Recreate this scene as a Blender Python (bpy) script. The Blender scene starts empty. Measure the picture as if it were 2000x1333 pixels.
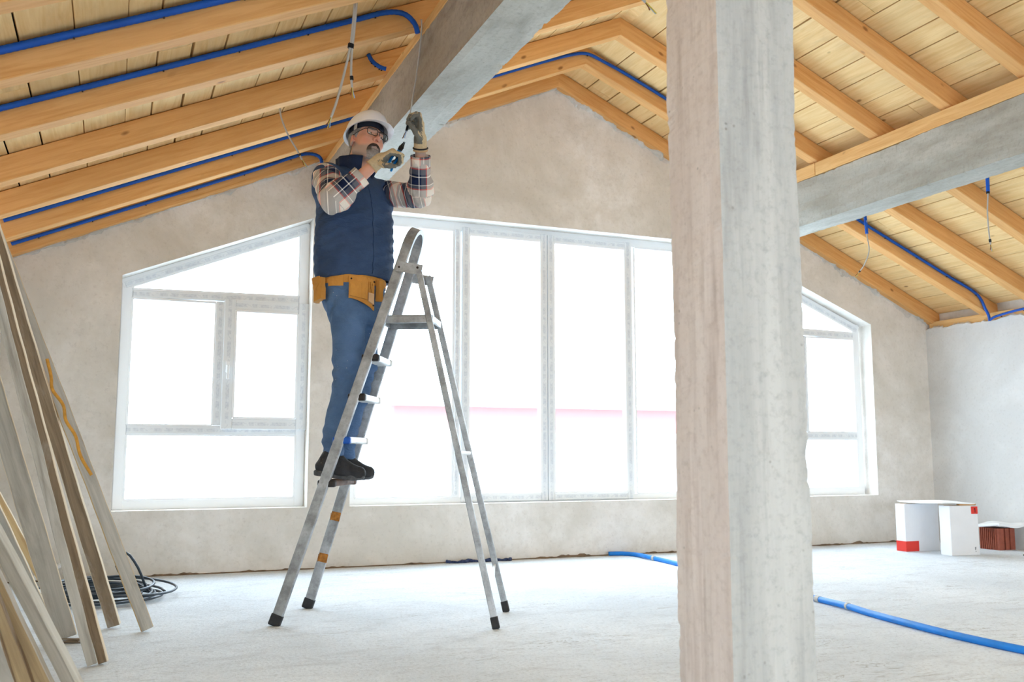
import bpy, bmesh, math, random
import numpy as np
from mathutils import Vector, Matrix

# ------------------------------------------------------------------ scene, camera, world, exposure
scn = bpy.context.scene
COL = scn.collection
random.seed(7)
RNG = np.random.default_rng(7)

CAM_H = 0.8
YAW, PITCH, FOCAL_PX = 0.39477, 0.11775, 1853.5
cam_d = bpy.data.cameras.new('camera')
cam = bpy.data.objects.new('camera', cam_d)
COL.objects.link(cam)
cam_d.sensor_fit = 'HORIZONTAL'
cam_d.sensor_width = 36.0
cam_d.lens = FOCAL_PX / 2000 * 36.0
cam.location = (0, 0, CAM_H)
cam.rotation_euler = (math.pi / 2 + PITCH, 0, -YAW)
cam_d.clip_start = 0.05
cam_d.clip_end = 500
cam_d.dof.use_dof = True
cam_d.dof.focus_distance = 4.85
cam_d.dof.aperture_fstop = 5.0
scn.camera = cam

world = bpy.data.worlds.new('sky')
scn.world = world
world.use_nodes = True
bg = world.node_tree.nodes['Background']
bg.inputs['Color'].default_value = (0.725, 0.86, 1.0, 1)
bg.inputs['Strength'].default_value = 13.2

scn.view_settings.view_transform = 'Standard'
scn.view_settings.look = 'None'
scn.view_settings.gamma = 1.0
scn.view_settings.use_curve_mapping = False
scn.view_settings.exposure = 0.0
scn.cycles.max_bounces = 12
scn.cycles.diffuse_bounces = 8
scn.cycles.transparent_max_bounces = 16

def portal(name, loc, rot, sx, sy):
    """sampling aid for the daylight of an opening; gives off no light itself"""
    l = bpy.data.lights.new(name, 'AREA')
    l.shape = 'RECTANGLE'
    l.size, l.size_y = sx, sy
    l.cycles.is_portal = True
    o = bpy.data.objects.new(name, l)
    o.location, o.rotation_euler = loc, rot
    COL.objects.link(o)
H90 = math.pi / 2
portal('daylight_portal', (0.63, 7.06, 1.45), (-H90, 0, 0), 1.3, 2.1)
portal('daylight_portal', (3.19, 7.06, 1.5), (-H90, 0, 0), 3.3, 2.2)
portal('daylight_portal', (5.76, 7.06, 1.45), (-H90, 0, 0), 1.3, 2.1)
portal('daylight_portal', (3.19, -7.02, 1.05), (H90, 0, 0), 5.2, 1.9)
portal('daylight_portal', (-0.71, -2.6, 1.05), (H90, 0, -H90), 4.8, 1.5)

# ------------------------------------------------------------------ node helpers
class NT:
    def __init__(self, name, rough=0.8, metal=0.0, spec=0.3):
        self.m = bpy.data.materials.new(name)
        self.m.use_nodes = True
        self.t = self.m.node_tree
        self.b = self.t.nodes['Principled BSDF']
        self.b.inputs['Roughness'].default_value = rough
        self.b.inputs['Metallic'].default_value = metal
        self.b.inputs['Specular IOR Level'].default_value = spec
    def n(self, typ, **kw):
        nd = self.t.nodes.new(typ)
        for k, v in kw.items():
            setattr(nd, k, v)
        return nd
    def l(self, a, b):
        self.t.links.new(a, b)
    def pos(self, scale=(1, 1, 1), attr=None):
        if attr:
            src = self.n('ShaderNodeAttribute', attribute_name=attr).outputs['Vector']
        else:
            src = self.n('ShaderNodeNewGeometry').outputs['Position']
        mp = self.n('ShaderNodeMapping')
        mp.inputs['Scale'].default_value = scale
        self.l(src, mp.inputs['Vector'])
        return mp.outputs['Vector']
    def noise(self, vec, scale, detail=6, rough=0.6, dist=0.0):
        nd = self.n('ShaderNodeTexNoise')
        nd.inputs['Scale'].default_value = scale
        nd.inputs['Detail'].default_value = detail
        nd.inputs['Roughness'].default_value = rough
        nd.inputs['Distortion'].default_value = dist
        self.l(vec, nd.inputs['Vector'])
        return nd.outputs['Fac']
    def ramp(self, fac, stops, interp='LINEAR'):
        nd = self.n('ShaderNodeValToRGB')
        cr = nd.color_ramp
        cr.interpolation = interp
        while len(cr.elements) < len(stops):
            cr.elements.new(0.5)
        for e, (p, c) in zip(cr.elements, stops):
            e.position = p
            e.color = (c[0], c[1], c[2], 1)
        self.l(fac, nd.inputs['Fac'])
        return nd.outputs['Color']
    def mix(self, fac, a, b, mode='MIX'):
        nd = self.n('ShaderNodeMix', data_type='RGBA', blend_type=mode)
        for s, v in ((nd.inputs['Factor'], fac), (nd.inputs['A'], a), (nd.inputs['B'], b)):
            if hasattr(v, 'is_linked'):
                self.l(v, s)
            elif isinstance(v, (int, float)):
                s.default_value = v
            else:
                s.default_value = (v[0], v[1], v[2], 1)
        return nd.outputs['Result']
    def fade(self, fac, lo, hi):
        nd = self.n('ShaderNodeMapRange')
        nd.inputs['From Min'].default_value = lo
        nd.inputs['From Max'].default_value = hi
        self.l(fac, nd.inputs['Value'])
        return nd.outputs['Result']
    def math(self, op, a, b=0.0):
        nd = self.n('ShaderNodeMath', operation=op)
        for s, v in ((nd.inputs[0], a), (nd.inputs[1], b)):
            if hasattr(v, 'is_linked'):
                self.l(v, s)
            else:
                s.default_value = v
        return nd.outputs['Value']
    def color(self, c):
        if hasattr(c, 'is_linked'):
            self.l(c, self.b.inputs['Base Color'])
        else:
            self.b.inputs['Base Color'].default_value = (c[0], c[1], c[2], 1)
        return self
    def bump(self, h, strength=0.3, dist=0.01):
        nd = self.n('ShaderNodeBump')
        nd.inputs['Strength'].default_value = strength
        nd.inputs['Distance'].default_value = dist
        self.l(h, nd.inputs['Height'])
        self.l(nd.outputs['Normal'], self.b.inputs['Normal'])
        return self

def srgb(r, g, b):
    return tuple(((c / 255 + 0.055) / 1.055) ** 2.4 if c > 10 else c / 255 / 12.92 for c in (r, g, b))

def plain(name, c, rough=0.6, metal=0.0, spec=0.3, var=0.0, scale=30):
    t = NT(name, rough, metal, spec)
    c = srgb(*c)
    if var:
        f = t.noise(t.pos(), scale, 5)
        lo = tuple(x * (1 - var) for x in c)
        hi = tuple(min(1, x * (1 + var)) for x in c)
        t.color(t.ramp(f, [(0.3, lo), (0.7, hi)]))
    else:
        t.color(c)
    return t.m

MAT = {}
def mat_plaster(name, a, b, c):
    t = NT(name, 0.95, spec=0.15)
    p = t.pos()
    f1 = t.noise(p, 0.9, 8, 0.62, 0.6)
    f2 = t.noise(p, 5.0, 8, 0.7)
    f3 = t.noise(p, 45, 4, 0.6)
    base = t.ramp(f1, [(0.36, srgb(*a)), (0.52, srgb(*b)), (0.66, srgb(*c))])
    col = t.mix(t.fade(f2, 0.42, 0.75), base, srgb(*a))
    col = t.mix(t.math('MULTIPLY', t.fade(f3, 0.55, 0.8), 0.25), col, srgb(150, 140, 128))
    t.color(col)
    h = t.math('ADD', t.math('MULTIPLY', f2, 0.7), t.math('MULTIPLY', f3, 0.3))
    t.bump(h, 0.35, 0.012)
    return t.m
MAT['plaster'] = mat_plaster('raw_plaster', (208, 202, 192), (226, 221, 214), (236, 233, 229))
MAT['plaster_right'] = mat_plaster('grey_plaster', (204, 202, 199), (216, 215, 213), (227, 227, 226))
MAT['reveal'] = mat_plaster('reveal_plaster', (216, 210, 203), (226, 222, 217), (232, 230, 227))

def mat_floor():
    t = NT('cement_screed', 0.95, spec=0.12)
    p = t.pos()
    f1 = t.noise(p, 0.8, 7, 0.6, 0.4)
    f2 = t.noise(t.pos((1, 2.2, 1)), 3.2, 9, 0.72, 0.5)
    f3 = t.noise(p, 70, 5, 0.65)
    c = t.ramp(f1, [(0.35, srgb(220, 226, 232)), (0.65, srgb(240, 245, 250))])
    c = t.mix(t.math('MULTIPLY', t.fade(f2, 0.52, 0.72), 0.7), c, srgb(200, 203, 207))
    f4 = t.noise(t.pos((1, 2.0, 1)), 16, 6, 0.75, 0.4)
    c = t.mix(t.math('MULTIPLY', t.fade(f4, 0.54, 0.74), 0.5), c, srgb(178, 181, 184))
    c = t.mix(t.math('MULTIPLY', t.fade(f3, 0.52, 0.72), 0.5), c, srgb(166, 168, 170))
    f5 = t.noise(p, 150, 2, 0.5)
    c = t.mix(t.math('MULTIPLY', t.math('MULTIPLY', t.fade(f5, 0.66, 0.72), t.fade(t.noise(p, 5, 3, 0.6), 0.48, 0.62)), 0.8), c, srgb(110, 108, 106))
    # scratches and trowel marks
    mus = t.noise(t.pos((0.55, 2.6, 1)), 2.4, 5, 0.6, 1.6)
    line = t.math('ABSOLUTE', t.math('SUBTRACT', mus, 0.5))
    msk = t.math('MULTIPLY', t.fade(line, 0.010, 0.0), t.fade(t.noise(p, 2.0, 2, 0.5), 0.52, 0.62))
    c = t.mix(t.math('MULTIPLY', msk, 0.6), c, srgb(140, 134, 126))
    t.color(c)
    h = t.math('ADD', t.math('ADD', t.math('MULTIPLY', f2, 0.8), t.math('MULTIPLY', f4, 0.5)), t.math('MULTIPLY', f3, 0.35))
    t.bump(h, 0.75, 0.025)
    return t.m
MAT['floor'] = mat_floor()

def mat_concrete(name, a, b, stain, stretch, streak=0.5):
    t = NT(name, 0.9, spec=0.2)
    p = t.pos()
    f1 = t.noise(t.pos(stretch), 3.0, 9, 0.68, 0.3)
    f2 = t.noise(p, 14, 6, 0.65)
    f3 = t.noise(t.pos(tuple(s * 1.0 for s in stretch)), 9.0, 5, 0.6, 0.2)
    c = t.ramp(f1, [(0.34, srgb(*a)), (0.66, srgb(*b))])
    c = t.mix(t.math('MULTIPLY', t.fade(f3, 0.52, 0.72), streak), c, srgb(*stain))
    f6 = t.noise(p, 42, 6, 0.75)
    c = t.mix(t.math('MULTIPLY', t.fade(f6, 0.50, 0.74), 0.5), c, srgb(*stain))
    v = t.n('ShaderNodeTexVoronoi')
    v.inputs['Scale'].default_value = 34
    t.l(p, v.inputs['Vector'])
    pit = t.math('MULTIPLY', t.fade(v.outputs['Distance'], 0.16, 0.05), t.fade(t.noise(p, 6, 2), 0.55, 0.7))
    c = t.mix(t.math('MULTIPLY', pit, 0.6), c, srgb(105, 100, 92))
    t.color(c)
    h = t.math('SUBTRACT', t.math('ADD', t.math('MULTIPLY', f2, 0.5), t.math('MULTIPLY', f1, 0.5)), t.math('MULTIPLY', pit, 0.4))
    t.bump(h, 0.4, 0.01)
    return t.m
MAT['beam_concrete'] = mat_concrete('beam_concrete', (160, 157, 147), (198, 197, 189), (134, 127, 114), (1, 0.25, 1), 0.45)
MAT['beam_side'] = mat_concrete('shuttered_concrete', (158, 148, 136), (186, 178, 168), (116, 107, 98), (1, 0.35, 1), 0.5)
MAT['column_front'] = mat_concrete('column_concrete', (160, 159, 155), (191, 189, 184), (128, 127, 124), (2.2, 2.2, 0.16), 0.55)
MAT['column_side'] = mat_concrete('column_bounce_lit_concrete', (214, 200, 192), (234, 224, 218), (180, 163, 154), (2.2, 2.2, 0.16), 0.55)  # left face: bounced light painted in as a paler, pinker base; streaks are stain

def mat_wood(name, light, dark, knot=True, stain=None, scale=1.0, rough=0.7, attr='uvw', stainamt=0.5):
    t = NT(name, rough, spec=0.25)
    g = t.noise(t.pos((1.1 * scale, 16 * scale, 16 * scale), attr), 2.2, 7, 0.6, 0.9)
    b = t.noise(t.pos((0.9, 3, 3), attr), 1.3, 3, 0.5)
    c = t.ramp(g, [(0.30, srgb(*dark)), (0.62, srgb(*light))])
    dk = tuple(x * 0.80 for x in srgb(*light))
    c = t.mix(t.math('MULTIPLY', t.fade(b, 0.45, 0.75), 0.6), c, dk)
    if knot:
        v = t.n('ShaderNodeTexVoronoi')
        v.inputs['Scale'].default_value = 1.0
        t.l(t.pos((3.6, 6.5, 6.5), attr), v.inputs['Vector'])
        k = t.math('MULTIPLY', t.fade(v.outputs['Distance'], 0.105, 0.05), t.fade(t.noise(t.pos((3, 5, 5), attr), 1.0, 1), 0.40, 0.48))
        c = t.mix(t.math('MULTIPLY', k, 0.75), c, srgb(122, 72, 36))
    if stain:
        s = t.noise(t.pos((1.2, 5, 5), attr), 1.7, 6, 0.7, 0.5)
        c = t.mix(t.math('MULTIPLY', t.fade(s, 0.5, 0.68), stainamt), c, srgb(*stain))
    t.color(c)
    t.bump(g, 0.15, 0.004)
    return t.m
MAT['rafter'] = mat_wood('pine_rafter', (226, 174, 112), (206, 148, 84))
MAT['plate'] = mat_wood('pine_plate', (232, 190, 130), (214, 162, 100))
MAT['boards'] = mat_wood('pine_roof_boards', (238, 206, 150), (222, 182, 122), stain=(150, 128, 100), stainamt=0.16)
MAT['void'] = plain('dark_roof_void', (30, 24, 18), 0.95)
MAT['plank_grey'] = mat_wood('cement_stained_plank', (194, 190, 181), (156, 151, 142), False, (116, 104, 90), 1.0, 0.9, 'uvw', 0.40)
MAT['plank_brown'] = mat_wood('weathered_brown_plank', (150, 130, 106), (108, 90, 72), False, (186, 180, 170), 1.0, 0.9, 'uvw', 0.55)
MAT['plank_pale'] = mat_wood('sawn_pale_plank', (226, 212, 188), (206, 186, 154), False, (205, 198, 188), 1.0, 0.85)
MAT['plank_light'] = mat_wood('pale_cement_plank', (214, 214, 208), (182, 180, 172), False, (150, 146, 138), 1.0, 0.9, 'uvw', 0.35)
MAT['plank_tan'] = mat_wood('dirty_tan_plank', (190, 168, 132), (150, 130, 100), False, (124, 110, 92), 1.0, 0.9, 'uvw', 0.6)
MAT['plank_yellow'] = mat_wood('yellow_pine_plank', (214, 186, 140), (184, 150, 106), False, (156, 142, 122), 1.0, 0.85, 'uvw', 0.6)

def mat_film():
    """window profile under pale protective film printed with a faint dashed legend"""
    t = NT('filmed_window_profile', 0.35, spec=0.4)
    a = t.n('ShaderNodeAttribute', attribute_name='uvw')
    sep = t.n('ShaderNodeSeparateXYZ')
    t.l(a.outputs['Vector'], sep.inputs['Vector'])
    u, v = sep.outputs['X'], sep.outputs['Y']
    n1 = t.noise(t.pos((13, 0.01, 0.01), 'uvw'), 1.0, 1, 0.4)
    n2 = t.noise(t.pos((60, 90, 0.01), 'uvw'), 1.0, 2, 0.5)
    band = t.math('LESS_THAN', t.math('ABSOLUTE', v), 0.012)
    dash = t.math('MULTIPLY', t.math('MULTIPLY', t.fade(n1, 0.47, 0.50), band), 0.45)
    c = t.mix(dash, srgb(230, 234, 237), srgb(204, 210, 218))
    c = t.mix(t.math('MULTIPLY', t.math('MULTIPLY', t.fade(n2, 0.52, 0.56), band), 0.2), c, srgb(160, 168, 182))
    t.color(c)
    return t.m
MAT['film'] = mat_film()
MAT['upvc'] = plain('white_upvc', (240, 242, 244), 0.3, spec=0.4)
def mat_glass():
    t = NT('window_glass')
    tr = t.n('ShaderNodeBsdfTransparent')
    tr.inputs['Color'].default_value = (0.95, 0.97, 0.97, 1)
    gl = t.n('ShaderNodeBsdfGlossy')
    gl.inputs['Roughness'].default_value = 0.02
    mx = t.n('ShaderNodeMixShader')
    mx.inputs['Fac'].default_value = 0.05
    t.l(tr.outputs[0], mx.inputs[1]); t.l(gl.outputs[0], mx.inputs[2])
    t.l(mx.outputs[0], t.t.nodes['Material Output'].inputs['Surface'])
    return t.m
MAT['glass'] = mat_glass()
MAT['conduit'] = plain('blue_corrugated_conduit', (20, 82, 178), 0.5, var=0.12, scale=8)
MAT['hose'] = plain('blue_hose', (24, 126, 214), 0.45, var=0.15, scale=10)
MAT['cable_grey'] = plain('grey_cable_sheath', (176, 172, 166), 0.55)
MAT['cable_dark'] = plain('dark_cable_sheath', (46, 56, 66), 0.4, spec=0.5)
MAT['tape'] = plain('black_tape', (24, 24, 26), 0.5)
MAT['wire_brown'] = plain('brown_wire', (120, 70, 40), 0.5)
MAT['wire_blue'] = plain('pale_blue_wire', (150, 180, 220), 0.5)
MAT['wire_yellow'] = plain('yellow_wire', (200, 180, 80), 0.5)
def mat_alu():
    t = NT('scuffed_aluminium', 0.5, 0.55, 0.5)
    p = t.pos()
    f = t.noise(p, 9, 8, 0.7)
    g = t.noise(p, 60, 4, 0.6)
    c = t.ramp(f, [(0.36, srgb(136, 138, 139)), (0.62, srgb(186, 189, 192))])
    c = t.mix(t.math('MULTIPLY', t.fade(g, 0.58, 0.7), 0.4), c, srgb(128, 122, 112))
    t.color(c)
    t.bump(g, 0.08, 0.002)
    return t.m
MAT['alu'] = mat_alu()
MAT['alu_white'] = plain('pale_step_aluminium', (226, 228, 228), 0.45, 0.2, var=0.06)
MAT['rubber'] = plain('black_rubber', (50, 50, 52), 0.75, var=0.2)
MAT['cap_blue'] = plain('blue_plastic_cap', (22, 84, 178), 0.45)
MAT['cap_black'] = plain('black_plastic_cap', (42, 36, 34), 0.5)
MAT['step_worn'] = plain('worn_dirty_step', (112, 92, 82), 0.7, 0.1, var=0.3)
MAT['rust'] = plain('rusty_residue', (158, 104, 48), 0.9, var=0.4, scale=60)
MAT['carton'] = plain('white_carton', (230, 230, 232), 0.7, var=0.03, scale=6)
MAT['carton_brown'] = plain('brown_card', (196, 150, 98), 0.8, var=0.1)
MAT['red_print'] = plain('red_print', (222, 62, 52), 0.6)
MAT['black_print'] = plain('dark_print', (44, 40, 40), 0.6)
MAT['clay'] = plain('fired_clay', (150, 82, 64), 0.85, var=0.18, scale=25)
MAT['clay_dark'] = plain('clay_core', (92, 44, 34), 0.9, var=0.2, scale=25)
MAT['foam'] = plain('white_foam_sheet', (238, 240, 242), 0.7)
MAT['mortar'] = mat_plaster('rough_mortar', (180, 174, 164), (206, 202, 196), (226, 224, 220))
MAT['debris_blue'] = plain('dark_blue_debris', (62, 72, 104), 0.9, var=0.5, scale=40)
MAT['dirt'] = plain('dirt_and_debris', (116, 98, 80), 0.95, var=0.4, scale=20)
MAT['snow'] = plain('pale_ground', (200, 203, 207), 0.9)
MAT['red_wall'] = plain('red_facade', (158, 108, 104), 0.8)
MAT['white_wall'] = plain('white_facade', (220, 222, 226), 0.8)
MAT['nail'] = plain('dark_steel', (52, 44, 40), 0.5, 0.6)

# ------------------------------------------------------------------ geometry helpers
WORLD = {}
def mk(name, V, F, mat, parent=None, origin=None, uvw=None, col=None, smooth=False, mids=None):
    V = np.asarray(V, float)
    if origin is None:
        origin = np.array([V[:, 0].mean(), V[:, 1].mean(), V[:, 2].min()])
    origin = np.asarray(origin, float)
    me = bpy.data.meshes.new(name)
    me.from_pydata((V - origin).tolist(), [], [list(map(int, f)) for f in F])
    mats = mat if isinstance(mat, (list, tuple)) else [mat]
    for m in mats:
        me.materials.append(m)
    if mids is not None:
        me.polygons.foreach_set('material_index', np.asarray(mids, np.int32))
    if uvw is not None:
        at = me.attributes.new('uvw', 'FLOAT_VECTOR', 'POINT')
        at.data.foreach_set('vector', np.asarray(uvw, np.float32).ravel())
    if col is not None:
        at = me.attributes.new('col', 'FLOAT_COLOR', 'POINT')
        c4 = np.ones((len(V), 4), np.float32)
        c4[:, :3] = col
        at.data.foreach_set('color', c4.ravel())
    if smooth:
        me.polygons.foreach_set('use_smooth', np.ones(len(me.polygons), bool))
    me.update()
    o = bpy.data.objects.new(name, me)
    COL.objects.link(o)
    base = np.zeros(3)
    if parent is not None:
        o.parent = parent
        base = WORLD[parent.name]
    o.location = (origin - base).tolist()
    WORLD[o.name] = origin
    return o

def empty(name, loc):
    o = bpy.data.objects.new(name, None)
    o.empty_display_size = 0.1
    COL.objects.link(o)
    o.location = loc
    WORLD[o.name] = np.asarray(loc, float)
    return o

def tag(o, label, cat, group=None, kind=None):
    o['label'] = label
    o['category'] = cat
    if group: o['group'] = group
    if kind: o['kind'] = kind
    return o
def struct(o):
    o['kind'] = 'structure'
    return o

class MB:
    """collects pieces that become ONE mesh"""
    def __init__(self):
        self.V, self.F, self.U, self.M, self.n = [], [], [], [], 0
    def add(self, V, F, U=None, mid=0):
        V = np.asarray(V, float)
        self.V.append(V)
        self.U.append(np.asarray(U, float) if U is not None else V.copy())
        for f in F:
            self.F.append([i + self.n for i in f])
            self.M.append(mid)
        self.n += len(V)
        return self
    def build(self, name, mat, parent=None, origin=None, smooth=False):
        return mk(name, np.vstack(self.V), self.F, mat, parent, origin, np.vstack(self.U), smooth=smooth, mids=self.M)

def nrm(v):
    v = np.asarray(v, float)
    return v / np.linalg.norm(v)

def cbox(sx, sy, sz, bev=0.0, seg=2):
    bm = bmesh.new()
    bmesh.ops.create_cube(bm, size=1)
    bmesh.ops.scale(bm, vec=(sx, sy, sz), verts=bm.verts)
    if bev > 0:
        bmesh.ops.bevel(bm, geom=bm.edges[:], offset=bev, segments=seg, affect='EDGES', profile=0.5)
    bm.verts.index_update()
    V = np.array([v.co[:] for v in bm.verts])
    F = [[v.index for v in f.verts] for f in bm.faces]
    bm.free()
    return V, F

def place(V, origin, ax, ay, az):
    return np.asarray(origin) + V[:, :1] * np.asarray(ax) + V[:, 1:2] * np.asarray(ay) + V[:, 2:3] * np.asarray(az)

def abox(mb, lo, hi, bev=0.0, mid=0):
    lo, hi = np.array(lo, float), np.array(hi, float)
    V, F = cbox(*(hi - lo), bev)
    mb.add(V + (lo + hi) / 2, F, None, mid)

def bar(mb, a, b, w, h, side, bev=0.003, mid=0, off=None):
    """bar from a to b; w along side, h across; uvw = along, w, h"""
    a, b = np.asarray(a, float), np.asarray(b, float)
    ax = nrm(b - a)
    ay = np.asarray(side, float); ay = nrm(ay - ax * (ay @ ax))
    az = np.cross(ax, ay)
    L = np.linalg.norm(b - a)
    V, F = cbox(L, w, h, bev)
    U = V + (np.array(off) if off is not None else RNG.uniform(-20, 20, 3) * 0)
    mb.add(place(V, (a + b) / 2, ax, ay, az), F, U, mid)

def catmull(P, n=8):
    P = [np.asarray(p, float) for p in P]
    P = [2 * P[0] - P[1]] + P + [2 * P[-1] - P[-2]]
    out = []
    for i in range(1, len(P) - 2):
        for j in range(n):
            t = j / n
            a, b, c, d = P[i - 1], P[i], P[i + 1], P[i + 2]
            out.append(0.5 * ((2 * b) + (-a + c) * t + (2 * a - 5 * b + 4 * c - d) * t * t + (-a + 3 * b - 3 * c + d) * t ** 3))
    out.append(P[-2])
    return np.array(out)

def tube(mb, P, r, n=10, mid=0, ridges=0.0):
    P = np.asarray(P, float)
    T = np.gradient(P, axis=0)
    T /= np.linalg.norm(T, axis=1)[:, None]
    ref = np.array([0, 0, 1.]) if abs(T[0][2]) < 0.9 else np.array([1., 0, 0])
    N = nrm(np.cross(T[0], ref))
    V, U = [], []
    L = 0.0
    ang = np.linspace(0, 2 * math.pi, n, endpoint=False)
    rr = np.broadcast_to(np.asarray(r, float), (len(P),))
    for i in range(len(P)):
        N = nrm(N - T[i] * (N @ T[i]))
        B = np.cross(T[i], N)
        if i: L += np.linalg.norm(P[i] - P[i - 1])
        q = rr[i] * (1 + (ridges if i % 2 else 0))
        V.append(P[i] + q * (np.cos(ang)[:, None] * N + np.sin(ang)[:, None] * B))
        U.append(np.stack([np.full(n, L), ang * rr[i], np.zeros(n)], 1))
    F = []
    for i in range(len(P) - 1):
        for j in range(n):
            k = (j + 1) % n
            F.append([i * n + j, i * n + k, (i + 1) * n + k, (i + 1) * n + j])
    F.append(list(range(n))[::-1])
    F.append([(len(P) - 1) * n + j for j in range(n)])
    mb.add(np.vstack(V), F, np.vstack(U), mid)

def prism(mb, poly, axis, lo, hi, mid=0):
    """extrude a 2-D polygon; axis 'y': poly is (x,z)"""
    n = len(poly)
    V = []
    for q in (lo, hi):
        for (a, b) in poly:
            V.append({'y': (a, q, b), 'x': (q, a, b), 'z': (a, b, q)}[axis])
    F = [list(range(n)), list(range(2 * n - 1, n - 1, -1))]
    for i in range(n):
        j = (i + 1) % n
        F.append([i, i + n, j + n, j])
    mb.add(V, F, None, mid)

def fix_normals(o):
    bm = bmesh.new(); bm.from_mesh(o.data)
    bmesh.ops.recalc_face_normals(bm, faces=bm.faces[:])
    bm.to_mesh(o.data); bm.free()
    return o

# ------------------------------------------------------------------ room constants (metres)
YW = 6.744                     # inner face of the gable wall
WT = 0.30                      # its thickness
XL, XR = -0.69, 7.07           # inner faces of the side walls
YF = -7.0                      # front gable behind the photographer
AX, AZ, SL = 3.19, 3.752, 0.444
def roof(x): return AZ - SL * abs(x - AX)
SILL, HEAD = 0.425, 2.60

# ------------------------------------------------------------------ floor and walls
mb = MB()
nx, ny = 60, 80
gx = np.linspace(XL - 0.3, XR + 0.3, nx); gy = np.linspace(YF - 0.3, YW + WT, ny)
abox(mb, (XL - 0.3, YF - 0.3, -0.25), (XR + 0.3, YW + WT, 0.0))
struct(mb.build('floor', MAT['floor']))

mb = MB()
def wall_piece(x0, x1, z0, z1, y0, y1):
    """z0/z1 may be (left, right) pairs"""
    a = z0 if isinstance(z0, tuple) else (z0, z0)
    b = z1 if isinstance(z1, tuple) else (z1, z1)
    prism(mb, [(x0, a[0]), (x1, a[1]), (x1, b[1]), (x0, b[0])], 'y', y0, y1)
TOP = 0.10
def rf(x): return roof(x) + TOP
y0, y1 = YW, YW + WT
wall_piece(XL - 0.3, 0.0, 0, (rf(XL - 0.3), rf(0)), y0, y1)
wall_piece(0.0, 1.26, 0, SILL, y0, y1)
wall_piece(0.0, 1.26, (1.98, 2.49), (rf(0), rf(1.26)), y0, y1)
wall_piece(1.26, 1.56, 0, (rf(1.26), rf(1.56)), y0, y1)
wall_piece(1.56, 4.82, 0, SILL, y0, y1)
wall_piece(1.56, AX, HEAD, (rf(1.56), rf(AX)), y0, y1)
wall_piece(AX, 4.82, HEAD, (rf(AX), rf(4.82)), y0, y1)
wall_piece(4.82, 5.12, 0, (rf(4.82), rf(5.12)), y0, y1)
wall_piece(5.12, 6.40, 0, SILL, y0, y1)
wall_piece(5.12, 6.40, (2.49, 1.98), (rf(5.12), rf(6.40)), y0, y1)
wall_piece(6.40, XR + 0.3, 0, (rf(6.40), rf(XR + 0.3)), y0, y1)
struct(fix_normals(mb.build('wall_back', MAT['plaster'])))

mb = MB()
abox(mb, (XL - 0.3, -0.2, 0), (XL, YW, 1.94)); abox(mb, (XL - 0.3, YF, 0), (XL, -5.0, 1.94))
abox(mb, (XL - 0.3, -5.0, 0), (XL, -0.2, 0.3)); abox(mb, (XL - 0.3, -5.0, 1.8), (XL, -0.2, 1.94))
struct(mb.build('wall_left', MAT['plaster']))
mb = MB(); abox(mb, (XR, YF, 0), (XR + 0.3, YW, 1.95)); struct(mb.build('wall_right', MAT['plaster_right']))
mb = MB()
wall_piece(XL - 0.3, 0.6, 0, (rf(XL - 0.3), rf(0.6)), YF - 0.3, YF)
wall_piece(0.6, AX, 2.0, (rf(0.6), rf(AX)), YF - 0.3, YF)
wall_piece(AX, 5.8, 2.0, (rf(AX), rf(5.8)), YF - 0.3, YF)
wall_piece(0.6, 5.8, 0, 0.1, YF - 0.3, YF)
wall_piece(5.8, XR + 0.3, 0, (rf(5.8), rf(XR + 0.3)), YF - 0.3, YF)
struct(fix_normals(mb.build('wall_front', MAT['plaster'])))

# dirty joint between gable wall and floor
mb = MB()
xs = np.arange(-0.66, 6.9, 0.02)
hh = 0.008 + 0.012 * np.clip(np.convolve(RNG.normal(0, 1, len(xs)), np.ones(6) / 3, 'same'), 0, 2.5)
dd = 0.010 + 0.018 * np.clip(np.convolve(RNG.normal(0, 1, len(xs)), np.ones(7) / 3, 'same'), 0, 2)
V, F = [], []
for x, h, d in zip(xs, hh, dd):
    V += [(x, YW + 0.002, h), (x, YW - d * 0.5, h * 0.7), (x, YW - d, 0.0005)]
for i in range(len(xs) - 1):
    for j in range(2):
        F.append([i * 3 + j, i * 3 + j + 1, i * 3 + j + 4, i * 3 + j + 3])
mb.add(V, F)
struct(mb.build('baseboard_back', MAT['dirt']))

# ------------------------------------------------------------------ roof boards
def board_slope(name, sgn):
    mb = MB()
    d = np.array([sgn * 1.0, 0, -SL]); d /= np.linalg.norm(d)       # down the slope
    nrml = np.array([sgn * SL, 0, 1.0]); nrml /= np.linalg.norm(nrml)
    RD = 0.125                                                       # rafter depth
    base = np.array([AX, 0, AZ]) + nrml * RD
    L = 4.62
    s = 0.01
    ylo, yhi = YF - 0.3, YW + 0.05
    while s < L:
        w = random.choice([0.13, 0.16, 0.20, 0.22, 0.24])
        gap = random.choice([0.003, 0.006, 0.009, 0.012])
        # boards are butt-jointed at random rafters
        yy = ylo
        while yy < yhi:
            ln = random.uniform(3.0, 4.4)
            y2 = min(yy + ln, yhi)
            V, F = cbox(y2 - yy - 0.002, w - gap, 0.022, 0.0015, 1)
            U = V + np.array([random.uniform(-40, 40), random.uniform(-40, 40), random.uniform(-4, 4)])
            c = base + d * (s + w / 2) + nrml * 0.012 + np.array([0, (yy + y2) / 2, 0])
            mb.add(place(V, c, np.array([0, 1.0, 0]), d, nrml), F, U)
            yy = y2
        s += w
    V, F = cbox(yhi - ylo, L + 0.1, 0.02)
    c = base + d * (L / 2) + nrml * 0.045 + np.array([0, (ylo + yhi) / 2, 0])
    mb.add(place(V, c, np.array([0, 1.0, 0]), d, nrml), F, None, 1)
    struct(mb.build(name, [MAT['boards'], MAT['void']]))
board_slope('ceiling_left', -1)
board_slope('ceiling_right', 1)
mb = MB()
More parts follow.
